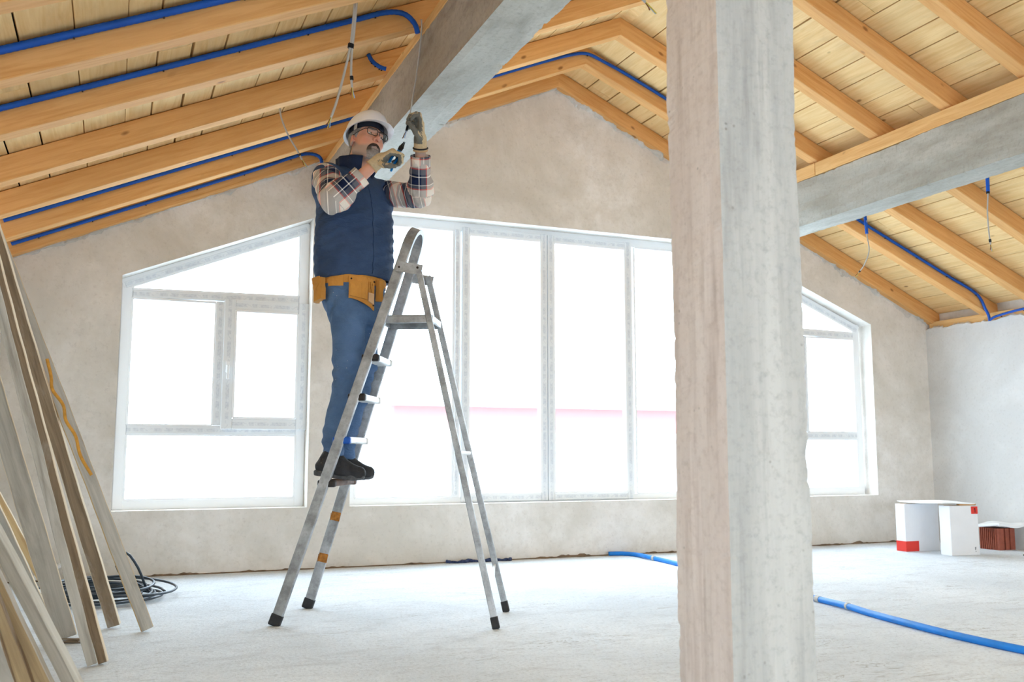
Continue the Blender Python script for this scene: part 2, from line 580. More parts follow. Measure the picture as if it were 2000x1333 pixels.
prism(mb, [(AX - 0.07, AZ + 0.100), (AX, AZ + 0.131), (AX + 0.07, AZ + 0.100), (AX + 0.07, AZ + 0.24), (AX - 0.07, AZ + 0.24)], 'y', YF - 0.3, YW + WT)
struct(fix_normals(mb.build('trim_1', MAT['boards'])))

# ------------------------------------------------------------------ rafters
RW, RD = 0.09, 0.122
def rafter(sgn, yl, yr, label):
    """front face at y; vertical-sided timber with a mitred head at the ridge"""
    def pz(x): return AZ - SL * abs(x - AX)
    xe = AX + sgn * 4.17
    rdv = RD * math.sqrt(1 + SL * SL)
    V, F, U = [], [], []
    for (x, yy) in ((AX, yr), (xe, yl)):
        z = pz(x)
        for (dy, dz) in ((0, 0), (RW, 0), (RW, rdv), (0, rdv)):
            V.append((x, yy + dy, z + dz))
            U.append((abs(x - AX), dy, dz))
    F = [[0, 1, 2, 3], [7, 6, 5, 4]] + [[i, i + 4, (i + 1) % 4 + 4, (i + 1) % 4] for i in range(4)]
    bm = bmesh.new()
    vs = [bm.verts.new(v) for v in V]
    for f in F: bm.faces.new([vs[i] for i in f])
    bmesh.ops.recalc_face_normals(bm, faces=bm.faces[:])
    bmesh.ops.bevel(bm, geom=[e for e in bm.edges if e.calc_length() > 1], offset=0.004, segments=1, affect='EDGES')
    bm.verts.index_update()
    V = np.array([v.co[:] for v in bm.verts]); F = [[v.index for v in f.verts] for f in bm.faces]
    bm.free()
    off = RNG.uniform(-30, 30, 3)
    U = np.stack([np.abs(V[:, 0] - AX) * 1.09, V[:, 1] - yr, V[:, 2] - np.array([pz(x) for x in V[:, 0]])], 1) + off
    o = mk('rafter', V, F, MAT['rafter'], None, (AX, yr, AZ), U)
    tag(o, label, 'rafter', 'pine rafters of the roof')
    return o
RY = [(3.14, 3.14, 3.13), (3.757, 3.755, 3.745), (4.345, 4.35, 4.30), (5.03, 4.97, 4.93), (5.62, 5.645, 5.50), (6.18, 6.19, 6.03), (6.675, 6.675, 6.675)]
NAMES = ['at the top picture edge, nearest the camera', 'second from the camera', 'third from the camera', 'fourth from the camera',
         'third from the gable wall', 'second from the gable wall', 'lying against the gable wall']
LEFTX = [None, 'with thick blue conduit', 'its conduit bending at the beam', 'without conduit',
         'without conduit', 'with blue conduit', 'with blue conduit']
for (yl, yr, yright), nm, ex in zip(RY, NAMES, LEFTX):
    rafter(-1, yl, yr, 'left-slope pine rafter ' + nm if ex is None else 'left-slope pine rafter %s, %s' % (nm, ex))
for (yl, yr, yright), nm in zip(RY, NAMES):
    rafter(1, yright, yr, 'right-slope pine rafter ' + nm)

# rough mortar where gable plaster meets the last rafter
def mortar_edge(name, pts, drop, out, seed):
    r = np.random.default_rng(seed)
    P = np.asarray(pts, float)
    seg = np.linalg.norm(P[1] - P[0]); n = int(seg / 0.018)
    mb = MB(); V, F = [], []
    k = np.ones(5) / 5
    lo = drop * (0.35 + 0.9 * np.clip(np.convolve(r.normal(0, 1.6, n), k, 'same') + 0.3, 0, 2))
    ot = out * (0.25 + 0.9 * np.clip(np.convolve(r.normal(0, 1.6, n), k, 'same') + 0.3, 0, 2))
    for i in range(n):
        p = P[0] + (P[1] - P[0]) * i / (n - 1)
        up = 0.012
        V += [p + np.array([0, 0.002, up]), p + np.array([0, -ot[i], up * 0.4]), p + np.array([0, -ot[i] * 0.9, -lo[i] * 0.5]), p + np.array([0, 0.002, -lo[i]])]
    for i in range(n - 1):
        for j in range(3):
            F.append([i * 4 + j, i * 4 + j + 1, i * 4 + j + 5, i * 4 + j + 4])
    mb.add(V, F)
    struct(mb.build(name, MAT['mortar']))
mortar_edge('trim_2', [(XL, YW, roof(XL)), (AX, YW, AZ)], 0.022, 0.02, 3)
mortar_edge('trim_3', [(AX, YW, AZ), (XR, YW, roof(XR))], 0.034, 0.03, 4)

# ------------------------------------------------------------------ concrete beams, plates and the column
def concrete_member(name, corners, axis, s0, s1, mats, face_mids, jit, seed):
    """corners: list of 4 (a,b) in the plane across axis ('y' -> (x,z), 'z' -> (x,y))"""
    r = np.random.default_rng(seed)
    n = int((s1 - s0) / 0.012) + 1
    S = np.linspace(s0, s1, n)
    ring = []
    C = np.array(corners, float)
    ctr = C.mean(0)
    sub = 6
    for i in range(4):
        a, b = C[i], C[(i + 1) % 4]
        for j in range(sub):
            ring.append((a + (b - a) * j / sub, j == 0, i))
    m = len(ring)
    k = np.ones(3) / 3; k9 = np.ones(17) / 8
    chip = np.stack([np.clip(0.5 * r.normal(0, 1, n) + np.convolve(r.normal(0, 1, n), k, 'same') + np.convolve(r.normal(0, 1, n), k9, 'same') - 0.5, -0.3, 2.0) for _ in range(4)], 1) * jit
    wob = np.stack([np.convolve(r.normal(0, 1, n + 40), np.ones(41) / 41, 'valid') for _ in range(m)], 1) * 0.012
    V = np.zeros((n, m, 3))
    for q, (p, iscorner, ci) in enumerate(ring):
        d = ctr - p; d /= np.linalg.norm(d)
        off = wob[:, q][:, None] * d
        if iscorner:
            off = off + (0.003 + np.clip(chip[:, ci], 0, 1))[:, None] * d
        P2 = p + off
        if axis == 'y':
            V[:, q] = np.stack([P2[:, 0], S, P2[:, 1]], 1)
        else:
            V[:, q] = np.stack([P2[:, 0], P2[:, 1], S], 1)
    V = V.reshape(-1, 3)
    F, M = [], []
    for i in range(n - 1):
        for q in range(m):
            w = (q + 1) % m
            F.append([i * m + q, i * m + w, (i + 1) * m + w, (i + 1) * m + q])
            M.append(face_mids[ring[q][2]])
    F.append(list(range(m))); M.append(0)
    F.append([(n - 1) * m + q for q in range(m)][::-1]); M.append(0)
    o = mk(name, V, F, mats, None, None, V, mids=M)
    fix_normals(o)
    return o
LBX0, LBX1, BZ = 1.315, 1.555, 2.544
RBX0, RBX1 = 4.835, 5.075
CM = [MAT['beam_concrete'], MAT['beam_side']]
# corner order: bottom-left, bottom-right, top-right, top-left -> faces: bottom, right, top, left
tag(concrete_member('concrete_beam', [(LBX0, BZ), (LBX1, BZ), (LBX1, 2.86), (LBX0, 2.86)], 'y', YF + 0.02, YW + 0.1, CM, [0, 0, 0, 1], 0.004, 5),
    'grey concrete roof beam running over the head of the man on the ladder', 'beam')
tag(concrete_member('concrete_beam', [(RBX0, BZ), (RBX1, BZ), (RBX1, 2.90), (RBX0, 2.90)], 'y', YF + 0.02, YW + 0.1, CM, [0, 0, 0, 0], 0.004, 6),
    'grey concrete roof beam at the right, partly hidden by the column', 'beam')
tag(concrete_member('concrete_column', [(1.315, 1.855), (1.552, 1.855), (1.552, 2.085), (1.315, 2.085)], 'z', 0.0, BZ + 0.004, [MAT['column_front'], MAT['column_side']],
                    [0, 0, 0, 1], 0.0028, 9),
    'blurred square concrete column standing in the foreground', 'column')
mb = MB()
bar(mb, (LBX0 + 0.05, YF + 0.02, 2.886), (LBX0 + 0.05, YW, 2.886), 0.10, 0.052, (1, 0, 0), 0.004, off=(3, 9, 2))
tag(mb.build('wall_plate', MAT['plate']), 'orange timber plate lying on top of the left concrete beam', 'timber')
mb = MB()
bar(mb, (RBX0 + 0.045, YF + 0.02, 2.952), (RBX0 + 0.045, 5.60, 2.952), 0.09, 0.098, (1, 0, 0), 0.004, off=(13, 5, 2))
bar(mb, (RBX0 + 0.045, 5.605, 2.952), (RBX0 + 0.045, YW, 2.952), 0.09, 0.098, (1, 0, 0), 0.004, off=(1, 15, 2))
tag(mb.build('wall_plate', MAT['plate']), 'orange timber plate lying on top of the right concrete beam', 'timber')
mb = MB()
bar(mb, (XR + 0.09, YF + 0.02, 1.992), (XR + 0.09, YW - 0.02, 1.992), 0.13, 0.085, (1, 0, 0), 0.004, off=(7, 1, 2))
tag(mb.build('wall_plate', MAT['plate']), 'timber eaves plate on top of the right wall', 'timber')
mb = MB()
bar(mb, (XL - 0.1, YF + 0.02, 1.98), (XL - 0.1, YW - 0.02, 1.98), 0.13, 0.078, (1, 0, 0), 0.004, off=(2, 1, 9))
tag(mb.build('wall_plate', MAT['plate']), 'timber eaves plate on top of the left wall behind the planks', 'timber')

# plaster crust along the top of the right wall
r = np.random.default_rng(12)
ys = np.arange(2.0, YW, 0.02)
k = np.ones(6) / 6
up = 0.012 + 0.03 * np.clip(np.convolve(r.normal(0, 1.6, len(ys)), k, 'same') + 0.2, 0, 1.5)
V, F = [], []
for y, u in zip(ys, up):
    V += [(XR - 0.002, y, 1.94), (XR - 0.004, y, 1.95 + u * 0.6), (XR + 0.015, y, 1.95 + u), (XR + 0.035, y, 1.948)]
for i in range(len(ys) - 1):
    for j in range(3):
        F.append([i * 4 + j, i * 4 + j + 1, i * 4 + j + 5, i * 4 + j + 4])
mb = MB(); mb.add(V, F); struct(mb.build('trim_4', MAT['plaster_right']))
# infill between the rafter ends above the eaves plate
mb = MB()
for i in range(1, len(RY) - 1):
    a, b = RY[i][2] + RW + 0.004, RY[i + 1][2] - 0.004
    V, F = cbox(0.03, b - a, 0.085, 0.006)
    V[:, 2] += 0.012 * np.sin(V[:, 1] * 23 + i)
    mb.add(V + np.array([XR + 0.115, (a + b) / 2, 2.085]), F)
struct(mb.build('trim_5', MAT['mortar']))

# ------------------------------------------------------------------ windows
YFR = 6.885          # room-side face of the frames
def wbar(mb, a, b, w, d=0.07, y=YFR, bev=0.006):
    """profile in the window plane between (x,z) points a and b"""
    A = np.array([a[0], y + d / 2, a[1]]); B = np.array([b[0], y + d / 2, b[1]])
    ax = nrm(B - A); side = np.cross(ax, np.array([0, 1.0, 0]))
    bar(mb, A, B, w, d + RNG.uniform(-0.004, 0.004), side, bev)
def pane(parent, poly, y=YFR + 0.035):
    mb = MB(); prism(mb, poly, 'y', y, y + 0.006)
    return mb.build('pane', MAT['glass'], parent)
def beads(mb, poly, w=0.016, y=YFR - 0.004):
    """white glazing bead around the inside of a pane"""
    n = len(poly)
    c = np.mean(np.array(poly), 0)
    for i in range(n):
        a, b = np.array(poly[i]), np.array(poly[(i + 1) % n])
        wbar(mb, a, b, w, 0.03, y, 0.003)

def sloped_window(idx, mirror):
    def X(x): return 2 * AX - x if mirror else x
    root = empty('window_%d' % idx, (X(0.63), YFR, SILL))
    struct(root)
    fr = MB()
    zt = lambda x: 1.98 + (x - 0.0) * (2.49 - 1.98) / 1.26
    x0, x1 = 0.035, 1.225
    def P(x, z): return (X(x), z)
    w = 0.07
    wbar(fr, P(x0, SILL), P(x0, zt(x0) - 0.0), w)
    wbar(fr, P(x1, SILL), P(x1, zt(x1) - 0.0), w)
    wbar(fr, P(0.0, SILL + 0.03), P(1.26, SILL + 0.03), w)
    wbar(fr, P(0.0, zt(0) - 0.035), P(1.26, zt(1.26) - 0.035), w)
    f = fr.build('frame', MAT['upvc'], root)
    # filmed transoms and mullion
    fm = MB()
    wbar(fm, P(0.07, 1.882), P(1.19, 1.902), 0.052, 0.075, YFR - 0.006)
    wbar(fm, P(0.07, 0.958), P(1.19, 0.958), 0.06, 0.075, YFR - 0.006)
    wbar(fm, P(0.648, 0.99), P(0.648, 1.86), 0.06, 0.075, YFR - 0.006)
    wbar(fm, P(0.02, zt(0.02) - 0.05), P(1.24, zt(1.24) - 0.05), 0.045, 0.075, YFR - 0.006)
    fm.build('mullion', MAT['film'], root)
    bd = MB()
    polys = [[P(0.07, 1.915), P(1.19, 1.93), P(1.19, zt(1.19) - 0.075), P(0.07, zt(0.07) - 0.075)],
             [P(0.07, 0.99), P(0.617, 0.99), P(0.617, 1.852), P(0.07, 1.852)],
             [P(0.07, SILL + 0.065), P(1.19, SILL + 0.065), P(1.19, 0.925), P(0.07, 0.925)]]
    for q in polys:
        pane(root, q)
        beads(bd, q)
    bd.build('glazing_bead', MAT['upvc'], root)
    # opening casement
    sx0, sx1, sz0, sz1 = 0.672, 1.262, 0.965, 1.878
    sb = MB()
    ys = YFR - 0.03
    for a, b in ((P(sx0 + 0.038, sz0), P(sx0 + 0.038, sz1)), (P(sx1 - 0.038, sz0), P(sx1 - 0.038, sz1))):
        wbar(sb, a, b, 0.076, 0.07, ys)
    for a, b in ((P(sx0 + 0.076, sz0 + 0.038), P(sx1 - 0.076, sz0 + 0.038)), (P(sx0 + 0.076, sz1 - 0.038), P(sx1 - 0.076, sz1 - 0.038))):
        wbar(sb, a, b, 0.076, 0.07, ys)
    s = sb.build('sash', MAT['film'], root)
    q = [P(sx0 + 0.08, sz0 + 0.08), P(sx1 - 0.08, sz0 + 0.08), P(sx1 - 0.08, sz1 - 0.08), P(sx0 + 0.08, sz1 - 0.08)]
    mbp = MB(); prism(mbp, q, 'y', ys + 0.03, ys + 0.036); mbp.build('pane', MAT['glass'], s)
    b2 = MB(); beads(b2, q, 0.016, ys - 0.003); b2.build('glazing_bead', MAT['upvc'], s)
    hb = MB()
    hx = sx0 + 0.034
    bar(hb, (X(hx), ys - 0.008, 1.36), (X(hx), ys - 0.008, 1.44), 0.026, 0.014, (1, 0, 0), 0.004)
    bar(hb, (X(hx), ys - 0.03, 1.40), (X(hx), ys - 0.008, 1.40), 0.016, 0.016, (1, 0, 0), 0.004)
    bar(hb, (X(hx), ys - 0.036, 1.31), (X(hx), ys - 0.036, 1.41), 0.018, 0.012, (1, 0, 0), 0.005)
    hb.build('handle', MAT['upvc'], s)
sloped_window(1, False)

def big_window():
    root = empty('window_2', (AX, YFR, SILL)); struct(root)
    fr = MB()
    z0, z1 = SILL, HEAD
    wbar(fr, (1.595, z0), (1.595, z1), 0.07); wbar(fr, (4.785, z0), (4.785, z1), 0.07)
    wbar(fr, (1.56, z0 + 0.02), (4.82, z0 + 0.02), 0.05); wbar(fr, (1.56, z1 - 0.03), (4.82, z1 - 0.03), 0.07)
    for x in (2.425, 3.955):
        wbar(fr, (x - 0.02, z0), (x - 0.02, z1), 0.06)
    fr.build('frame', MAT['upvc'], root)
    bd = MB()
    for a, b in ((1.63, 2.375), (3.985, 4.75)):
        q = [(a, z0 + 0.05), (b, z0 + 0.05), (b, z1 - 0.07), (a, z1 - 0.07)]
        pane(root, q); beads(bd, q)
    bd.build('glazing_bead', MAT['upvc'], root)
    for (a, b) in ((2.445, 3.168), (3.174, 3.942)):
        s = MB(); ys = YFR - 0.02; w = 0.055
        wbar(s, (a + w / 2, z0 + 0.005), (a + w / 2, z1 - 0.035), w, 0.075, ys)
        wbar(s, (b - w / 2, z0 + 0.005), (b - w / 2, z1 - 0.035), w, 0.075, ys)
        wbar(s, (a + w, z0 + 0.035), (b - w, z0 + 0.035), w, 0.075, ys)
        wbar(s, (a + w, z1 - 0.065), (b - w, z1 - 0.065), w, 0.075, ys)
        sb = s.build('sash', MAT['film'], root)
        q = [(a + w, z0 + 0.065), (b - w, z0 + 0.065), (b - w, z1 - 0.095), (a + w, z1 - 0.095)]
        mbp = MB(); prism(mbp, q, 'y', ys + 0.03, ys + 0.036); mbp.build('pane', MAT['glass'], sb)
        b2 = MB(); beads(b2, q, 0.018, ys - 0.002); b2.build('glazing_bead', MAT['upvc'], sb)
    # thin filmed strip on the left mullion
    fm = MB(); wbar(fm, (2.402, z0 + 0.06), (2.402, z1 - 0.06), 0.03, 0.07, YFR - 0.012)
    fm.build('mullion', MAT['film'], root)
big_window()
sloped_window(3, True)

# ------------------------------------------------------------------ outside
mb = MB(); abox(mb, (-150, -150, -3.2), (180, 200, -3.0)); struct(mb.build('ground', MAT['snow']))
def building(x0, x1, y0, dep, zr0, zr1, label, roofm=True):
    root = empty('building', ((x0 + x1) / 2, y0 + dep / 2, -3.0))
    mb = MB(); abox(mb, (x0, y0, -3.0), (x1, y0 + dep, zr0)); mb.build('lower_wall', MAT['white_wall'], root)
    mb = MB(); abox(mb, (x0, y0 + 0.05, zr0), (x1, y0 + dep, zr1)); mb.build('upper_wall', MAT['red_wall'], root)
    mb = MB(); prism(mb, [(y0 - 0.5, zr1), (y0 + dep + 0.5, zr1), (y0 + dep / 2, zr1 + 1.0)], 'x', x0 - 0.4, x1 + 0.4)
    fix_normals(mb.build('roof', MAT['white_wall'], root))
    tag(root, label, 'building')
building(6.95, 20.5, 28.0, 8.0, 1.45, 2.25, 'long low red building seen overexposed through the big window')

# ------------------------------------------------------------------ step ladder
LM = np.array([.845, 4.85, 0.0]); LD = np.array([.884, -.467, 0.0]); LW = np.array([.467, .884, 0.0])
UP = np.array([0, 0, 1.0])
def lp(s, w, z): return LM + LD * s + LW * w + UP * z
def lw(z): return 0.254 - 0.080 * z
def ls(z): return 0.315 * z
lad = empty('step_ladder', LM)
tag(lad, 'scuffed aluminium step ladder the man is standing on', 'ladder')
HZ = 1.80                                    # where the hoop starts to bend
for sg in (-1, 1):
    mb = MB()
    a, b = lp(ls(0.02), sg * lw(0.02), 0.02), lp(ls(HZ), sg * lw(HZ), HZ)
    bar(mb, a, b, 0.050, 0.024, LD, 0.004)
    rail = mb.build('rail', MAT['alu'], lad)
    mb = MB()
    a, b = lp(ls(0.0) - 0.003, sg * lw(0.0), 0.0), lp(ls(0.05), sg * lw(0.05), 0.052)
    bar(mb, a, b, 0.056, 0.032, LD, 0.006)
    mb.build('foot_cap', MAT['rubber'], rail)
    if sg > 0:                                # broken-off rung fixings
        for z in (0.262, 0.475):
            mb = MB()
            bar(mb, lp(ls(z), lw(z) - 0.0145, z - 0.022), lp(ls(z + .03), lw(z) - 0.0145, z + 0.022), 0.048, 0.004, LD, 0.001)
            bar(mb, lp(ls(z) - .024, lw(z), z - 0.020), lp(ls(z) - .020, lw(z), z + 0.018), 0.004, 0.026, LD, 0.001)
            mb.build('rusty_rung_stub', MAT['rust'], rail)['label'] = 'rust-brown remains of a missing rung'
# hoop joining the rails at the top
mb = MB()
P = []
for q in np.linspace(0, math.pi, 17):
    w = -lw(HZ) * math.cos(q)
    zz = HZ + 0.125 * math.sin(q) ** 0.8 if 0 < q < math.pi else HZ
    P.append((w, zz))
pts = [(-lw(HZ), HZ - 0.01)] + P + [(lw(HZ), HZ - 0.01)]
V, F = [], []
nrmS = nrm(LD * 1.0 - UP * 0.315)             # across the flat of the hoop
alongT = nrm(LD * 0.315 + UP)
for i, (w, z) in enumerate(pts):
    c = lp(ls(z), w, z)
    w2, z2 = pts[min(i + 1, len(pts) - 1)]; w1, z1 = pts[max(i - 1, 0)]
    t = nrm(LW * (w2 - w1) + alongT * (z2 - z1))
    n = np.cross(nrmS, t)
    for (du, dn) in ((-.025, -.012), (.025, -.012), (.025, .012), (-.025, .012)):
        V.append(c + nrmS * du + n * dn)
m = len(pts)
for i in range(m - 1):
    for j in range(4):
        k = (j + 1) % 4
        F.append([i * 4 + j, i * 4 + k, i * 4 + 4 + k, i * 4 + 4 + j])
F += [[0, 1, 2, 3], [m * 4 - 1, m * 4 - 2, m * 4 - 3, m * 4 - 4]]
mb.add(V, F)
fix_normals(mb.build('top_hoop', MAT['alu'], lad))
# steps
for z, capm in ((1.276, 'cap_black'), (1.083, 'cap_black'), (0.874, 'cap_blue'), (0.668, 'cap_black')):
    s0 = ls(z) + 0.008
    mb = MB()
    w = lw(z)
    bar(mb, lp(s0, -w - 0.004, z - 0.012), lp(s0, w + 0.004, z - 0.012), 0.076, 0.030, LD, 0.008)
    for q in np.linspace(-0.028, 0.028, 6):
        bar(mb, lp(s0 + q, -w, z + 0.003), lp(s0 + q, w, z + 0.003), 0.005, 0.003, LD, 0.001)
    st = mb.build('step', MAT['alu_white'] if z > 0.7 else MAT['step_worn'], lad)
    for sg in (-1, 1):
        mb = MB()
        bar(mb, lp(s0, sg * (w - 0.026), z - 0.012), lp(s0, sg * (w + 0.012), z - 0.012), 0.088, 0.035, LD, 0.009)
        c = mb.build('step_cap', MAT[capm if sg < 0 else ('alu_white' if z > 0.7 else 'step_worn')], st)
        if sg < 0: c['label'] = 'blue plastic step end cap' if capm == 'cap_blue' else 'black plastic step end cap'
# rear legs
def rs(z): return 1.04 - (1.04 - 0.640) * z / 1.70
def rw(z): return 0.238 - 0.055 * z
for sg in (-1, 1):
    mb = MB()
    bar(mb, lp(rs(0.02), sg * rw(0.02), 0.02), lp(rs(1.72), sg * rw(1.72), 1.72), 0.030, 0.022, LD, 0.004)
    lg = mb.build('rear_leg', MAT['alu'], lad)
    mb = MB()
    bar(mb, lp(rs(0.0), sg * rw(0), 0.0), lp(rs(0.055), sg * rw(.055), 0.055), 0.035, 0.028, LD, 0.005)
    mb.build('foot_cap', MAT['rubber'], lg)
    mb = MB()                                  # hinge plate
    zc = 1.705
    wq = sg * (rw(zc) + 0.0135)
    bar(mb, lp(ls(zc) - 0.005, wq, zc + 0.012), lp(rs(zc) + 0.022, wq, zc - 0.012), 0.052, 0.004, UP, 0.001)
    hp = mb.build('hinge_plate', MAT['alu'], lad)
    mb = MB()
    tube(mb, [lp(rs(zc), wq - sg * .002, zc), lp(rs(zc), wq + sg * .007, zc)], 0.006, 10)
    mb.build('rivet', MAT['nail'], hp); mb = MB()
    tube(mb, [lp(ls(zc) + .01, wq - sg * .002, zc + .005), lp(ls(zc) + .01, wq + sg * .006, zc + .005)], 0.005, 10)
    mb.build('rivet', MAT['nail'], hp)
# platform
zp = 1.472
mb = MB()
sa, sb_ = ls(zp) - 0.02, rs(zp) + 0.012
bar(mb, lp(sa, 0, zp), lp(sb_, 0, zp), 2 * lw(zp) - 0.03, 0.012, LW, 0.003)
for s_, in ((sa,), (sb_,)):
    bar(mb, lp(s_, -lw(zp) + .01, zp - 0.014), lp(s_, lw(zp) - .01, zp - 0.014), 0.01, 0.034, LD, 0.003)
for sg in (-1, 1):
    bar(mb, lp(sa, sg * (lw(zp) - 0.018), zp - 0.018), lp(sb_, sg * (rw(zp) - 0.03), zp - 0.018), 0.012, 0.034, LW, 0.003)
mb.build('platform', MAT['alu'], lad)
# rear braces
mb = MB()
tube(mb, catmull([lp(rs(0.80), -rw(.80), .80), lp(rs(0.80), 0, .80), lp(rs(.80), rw(.80), .80)], 4), 0.011, 10)
mb.build('rear_brace', MAT['alu_white'], lad)
mb = MB()
tube(mb, catmull([lp(rs(.14), -rw(.14), .14), lp(rs(.17), -.02, .17), lp(rs(.235), rw(.235) - .06, .225), lp(rs(.25), rw(.24), .24)], 6), 0.006, 8)
mb.build('rear_brace', MAT['alu_white'], lad)

# ------------------------------------------------------------------ planks leaning on the left
CAMP = np.array([0, 0, CAM_H])
def plank(label, bot, top, width, thick, mat, twist=0.0, mats2=None, drip=None):
    bot, top = np.array(bot, float), np.array(top, float)
    ax = nrm(top - bot)
    view = nrm(CAMP - (bot + top) / 2)
    n = nrm(view - ax * (view @ ax))
    w = np.cross(n, ax)
    c, s_ = math.cos(twist), math.sin(twist)
    n, w = c * n + s_ * w, c * w - s_ * n
    L = np.linalg.norm(top - bot)
    V, F = cbox(L, width, thick, 0.002, 1)
    # subdivide along the length for slightly ragged edges
    bm = bmesh.new()
    vs = [bm.verts.new(v) for v in V]
    for f in F: bm.faces.new([vs[i] for i in f])
    bmesh.ops.subdivide_edges(bm, edges=[e for e in bm.edges if abs(e.verts[0].co.x - e.verts[1].co.x) > L * 0.8], cuts=int(L / 0.05), use_grid_fill=True)
    bm.verts.index_update()
    V = np.array([v.co[:] for v in bm.verts]); F = [[v.index for v in f.verts] for f in bm.faces]
    bm.free()
    ph = random.uniform(0, 9)
    V[:, 1] += 0.0009 * np.sin(V[:, 0] * 9 + ph) * np.sign(V[:, 1]) + 0.0007 * np.sin(V[:, 0] * 31 + ph * 2)
    V[:, 2] += 0.0015 * np.sin(V[:, 0] * 1.7 + ph)
    U = V + RNG.uniform(-30, 30, 3)
    P = place(V, (bot + top) / 2, ax, w, n)
    # square-cut foot stands on the floor
    P[:, 2] += max(0.0, 0.0005 - P[:, 2].min())
    mids = None
    mlist = [MAT[mat]]
    if mats2:
        mlist.append(MAT[mats2]); mids = []
        for f in F:
            q = V[f].mean(0)
            mids.append(1 if abs(q[1]) > width / 2 - 0.004 else 0)
    o = mk('plank', P, F, mlist, None, None, U, mids=mids)
    tag(o, label, 'plank')
    if drip:
        mbd = MB()
        pts = [(bot + top) / 2 + ax * a + w * b + n * (thick / 2 + 0.003) for a, b in drip]
        tube(mbd, catmull(pts, 6), 0.007, 8)
        mbd.build('glue_streak', MAT['glue'], o)['label'] = 'dried yellow glue streak'
    return o
MAT['glue'] = plain('dried_yellow_glue', (206, 150, 62), 0.6, var=0.2, scale=40)
plank('long grey plank with a yellow glue streak, rightmost of the leaning planks', (0.176, 4.70, 0.0), (-0.620, 4.76, 1.985), 0.056, 0.022, 'plank_grey', -0.12, 'plank_yellow',
      [(-0.32, -0.014), (-0.22, 0.0), (-0.13, -0.010), (-0.05, 0.004), (0.02, -0.008), (0.10, 0.010), (0.16, -0.004), (0.24, -0.014)])
plank('brown weathered plank standing just left of the glue-streaked plank', (0.038, 4.86, 0.0), (-0.598, 4.60, 1.975), 0.058, 0.026, 'plank_brown', 0.28, 'plank_pale')
plank('narrow dark plank with pale edge, right one of the touching pair', (0.000, 4.05, 0.0), (-0.606, 4.40, 1.985), 0.036, 0.024, 'plank_brown', 0.30, 'plank_pale')
plank('narrow grey plank, left one of the touching pair', (-0.040, 4.03, 0.0), (-0.618, 4.22, 1.985), 0.036, 0.022, 'plank_grey', 0.05)
plank('wide light grey plank standing on a small wood offcut', (-0.150, 4.57, 0.02), (-0.655, 4.58, 1.58), 0.085, 0.024, 'plank_grey', 0.12, 'plank_pale')
plank('short yellow board leaning behind the wide grey plank', (-0.238, 5.55, 0.0), (-0.645, 5.75, 0.727), 0.040, 0.020, 'plank_yellow', 0.25, 'plank_pale')
plank('short grey board with pale edge, below the yellow board', (-0.250, 5.00, 0.0), (-0.645, 4.90, 0.872), 0.060, 0.022, 'plank_grey', 0.25, 'plank_pale')
plank('thick grey plank at lower left with a bright upper edge', (-0.040, 3.30, 0.0), (-0.640, 4.05, 0.960), 0.046, 0.038, 'plank_grey', 0.62, 'plank_light')
plank('yellowish plank below the thick grey plank at lower left', (-0.128, 3.32, 0.0), (-0.645, 3.80, 0.930), 0.060, 0.024, 'plank_tan', 0.5, 'plank_grey')
plank('brown-yellow plank second from the lower left corner', (-0.190, 3.34, 0.0), (-0.645, 3.60, 1.040), 0.060, 0.024, 'plank_tan', 0.4, 'plank_brown')
plank('dark grey plank nearest the lower left corner', (-0.243, 3.36, 0.0), (-0.645, 3.42, 1.140), 0.060, 0.024, 'plank_grey', 0.3, 'plank_brown')

# offcuts, pipe and cable coil on the floor beside them
mb = MB()
for i in range(7):
    a = random.uniform(-0.5, 0.5)
    c = np.array([-0.145 + random.uniform(-.02, .02), 4.555 + random.uniform(-.02, .02), 0.004 + 0.0022 * i])
    d = np.array([math.cos(a), math.sin(a), 0.0])
    bar(mb, c - d * 0.055, c + d * 0.055, 0.012, 0.0045, (-d[1], d[0], 0), 0.001)
tag(mb.build('wood_offcut', MAT['plank_brown']), 'splintered brown wood offcut under the wide grey plank', 'offcut')
mb = MB(); bar(mb, (-0.47, 6.60, 0.014), (-0.17, 6.715, 0.155), 0.045, 0.018, (0, 1, 0.2), 0.002)
tag(mb.build('batten', MAT['foam']), 'short white batten leaning in the corner behind the dark cable coil', 'batten')
mb = MB(); tube(mb, [(-0.642, 5.15, 0.0), (-0.642, 5.15, 0.4), (-0.642, 5.15, 0.815), (-0.642, 5.15, 0.83)], [0.042, 0.042, 0.042, 0.03], 18)
tag(mb.build('plastic_pipe', MAT['upvc'], smooth=True), 'white plastic pipe standing behind the planks at the left edge', 'pipe')

def coil():
    r = np.random.default_rng(5)
    P = []
    turns = 13
    for i in range(turns * 14):
        a = i / 14 * 2 * math.pi
        k = i / (turns * 14)
        rad = 0.215 + 0.06 * math.sin(a * 0.37 + 1) + 0.035 * math.sin(a * 0.171 + 2)
        cx = 0.05 * math.sin(a * 0.113); cy = 0.06 * math.sin(a * 0.091 + 2)
        z = 0.008 + 0.075 * k * (0.75 + 0.25 * math.sin(a * 1.13 + 3 * k)) + 0.012 * (1 + math.sin(a * 0.61))
        P.append((-0.03 + cx + rad * math.cos(a) * 1.12, 5.80 + cy + rad * math.sin(a) * 1.25, max(z, 0.008)))
    # one loop springs up
    P += [(0.10, 5.62, 0.12), (0.04, 5.60, 0.20), (0.085, 5.63, 0.265), (0.15, 5.66, 0.18), (0.20, 5.70, 0.06), (0.24, 5.75, 0.012)]
    mb = MB(); tube(mb, catmull(P, 3), 0.0072, 7)
    tag(mb.build('cable_coil', MAT['cable_dark'], smooth=True), 'coil of dark electric cable lying on the floor behind the planks', 'cable coil')
coil()

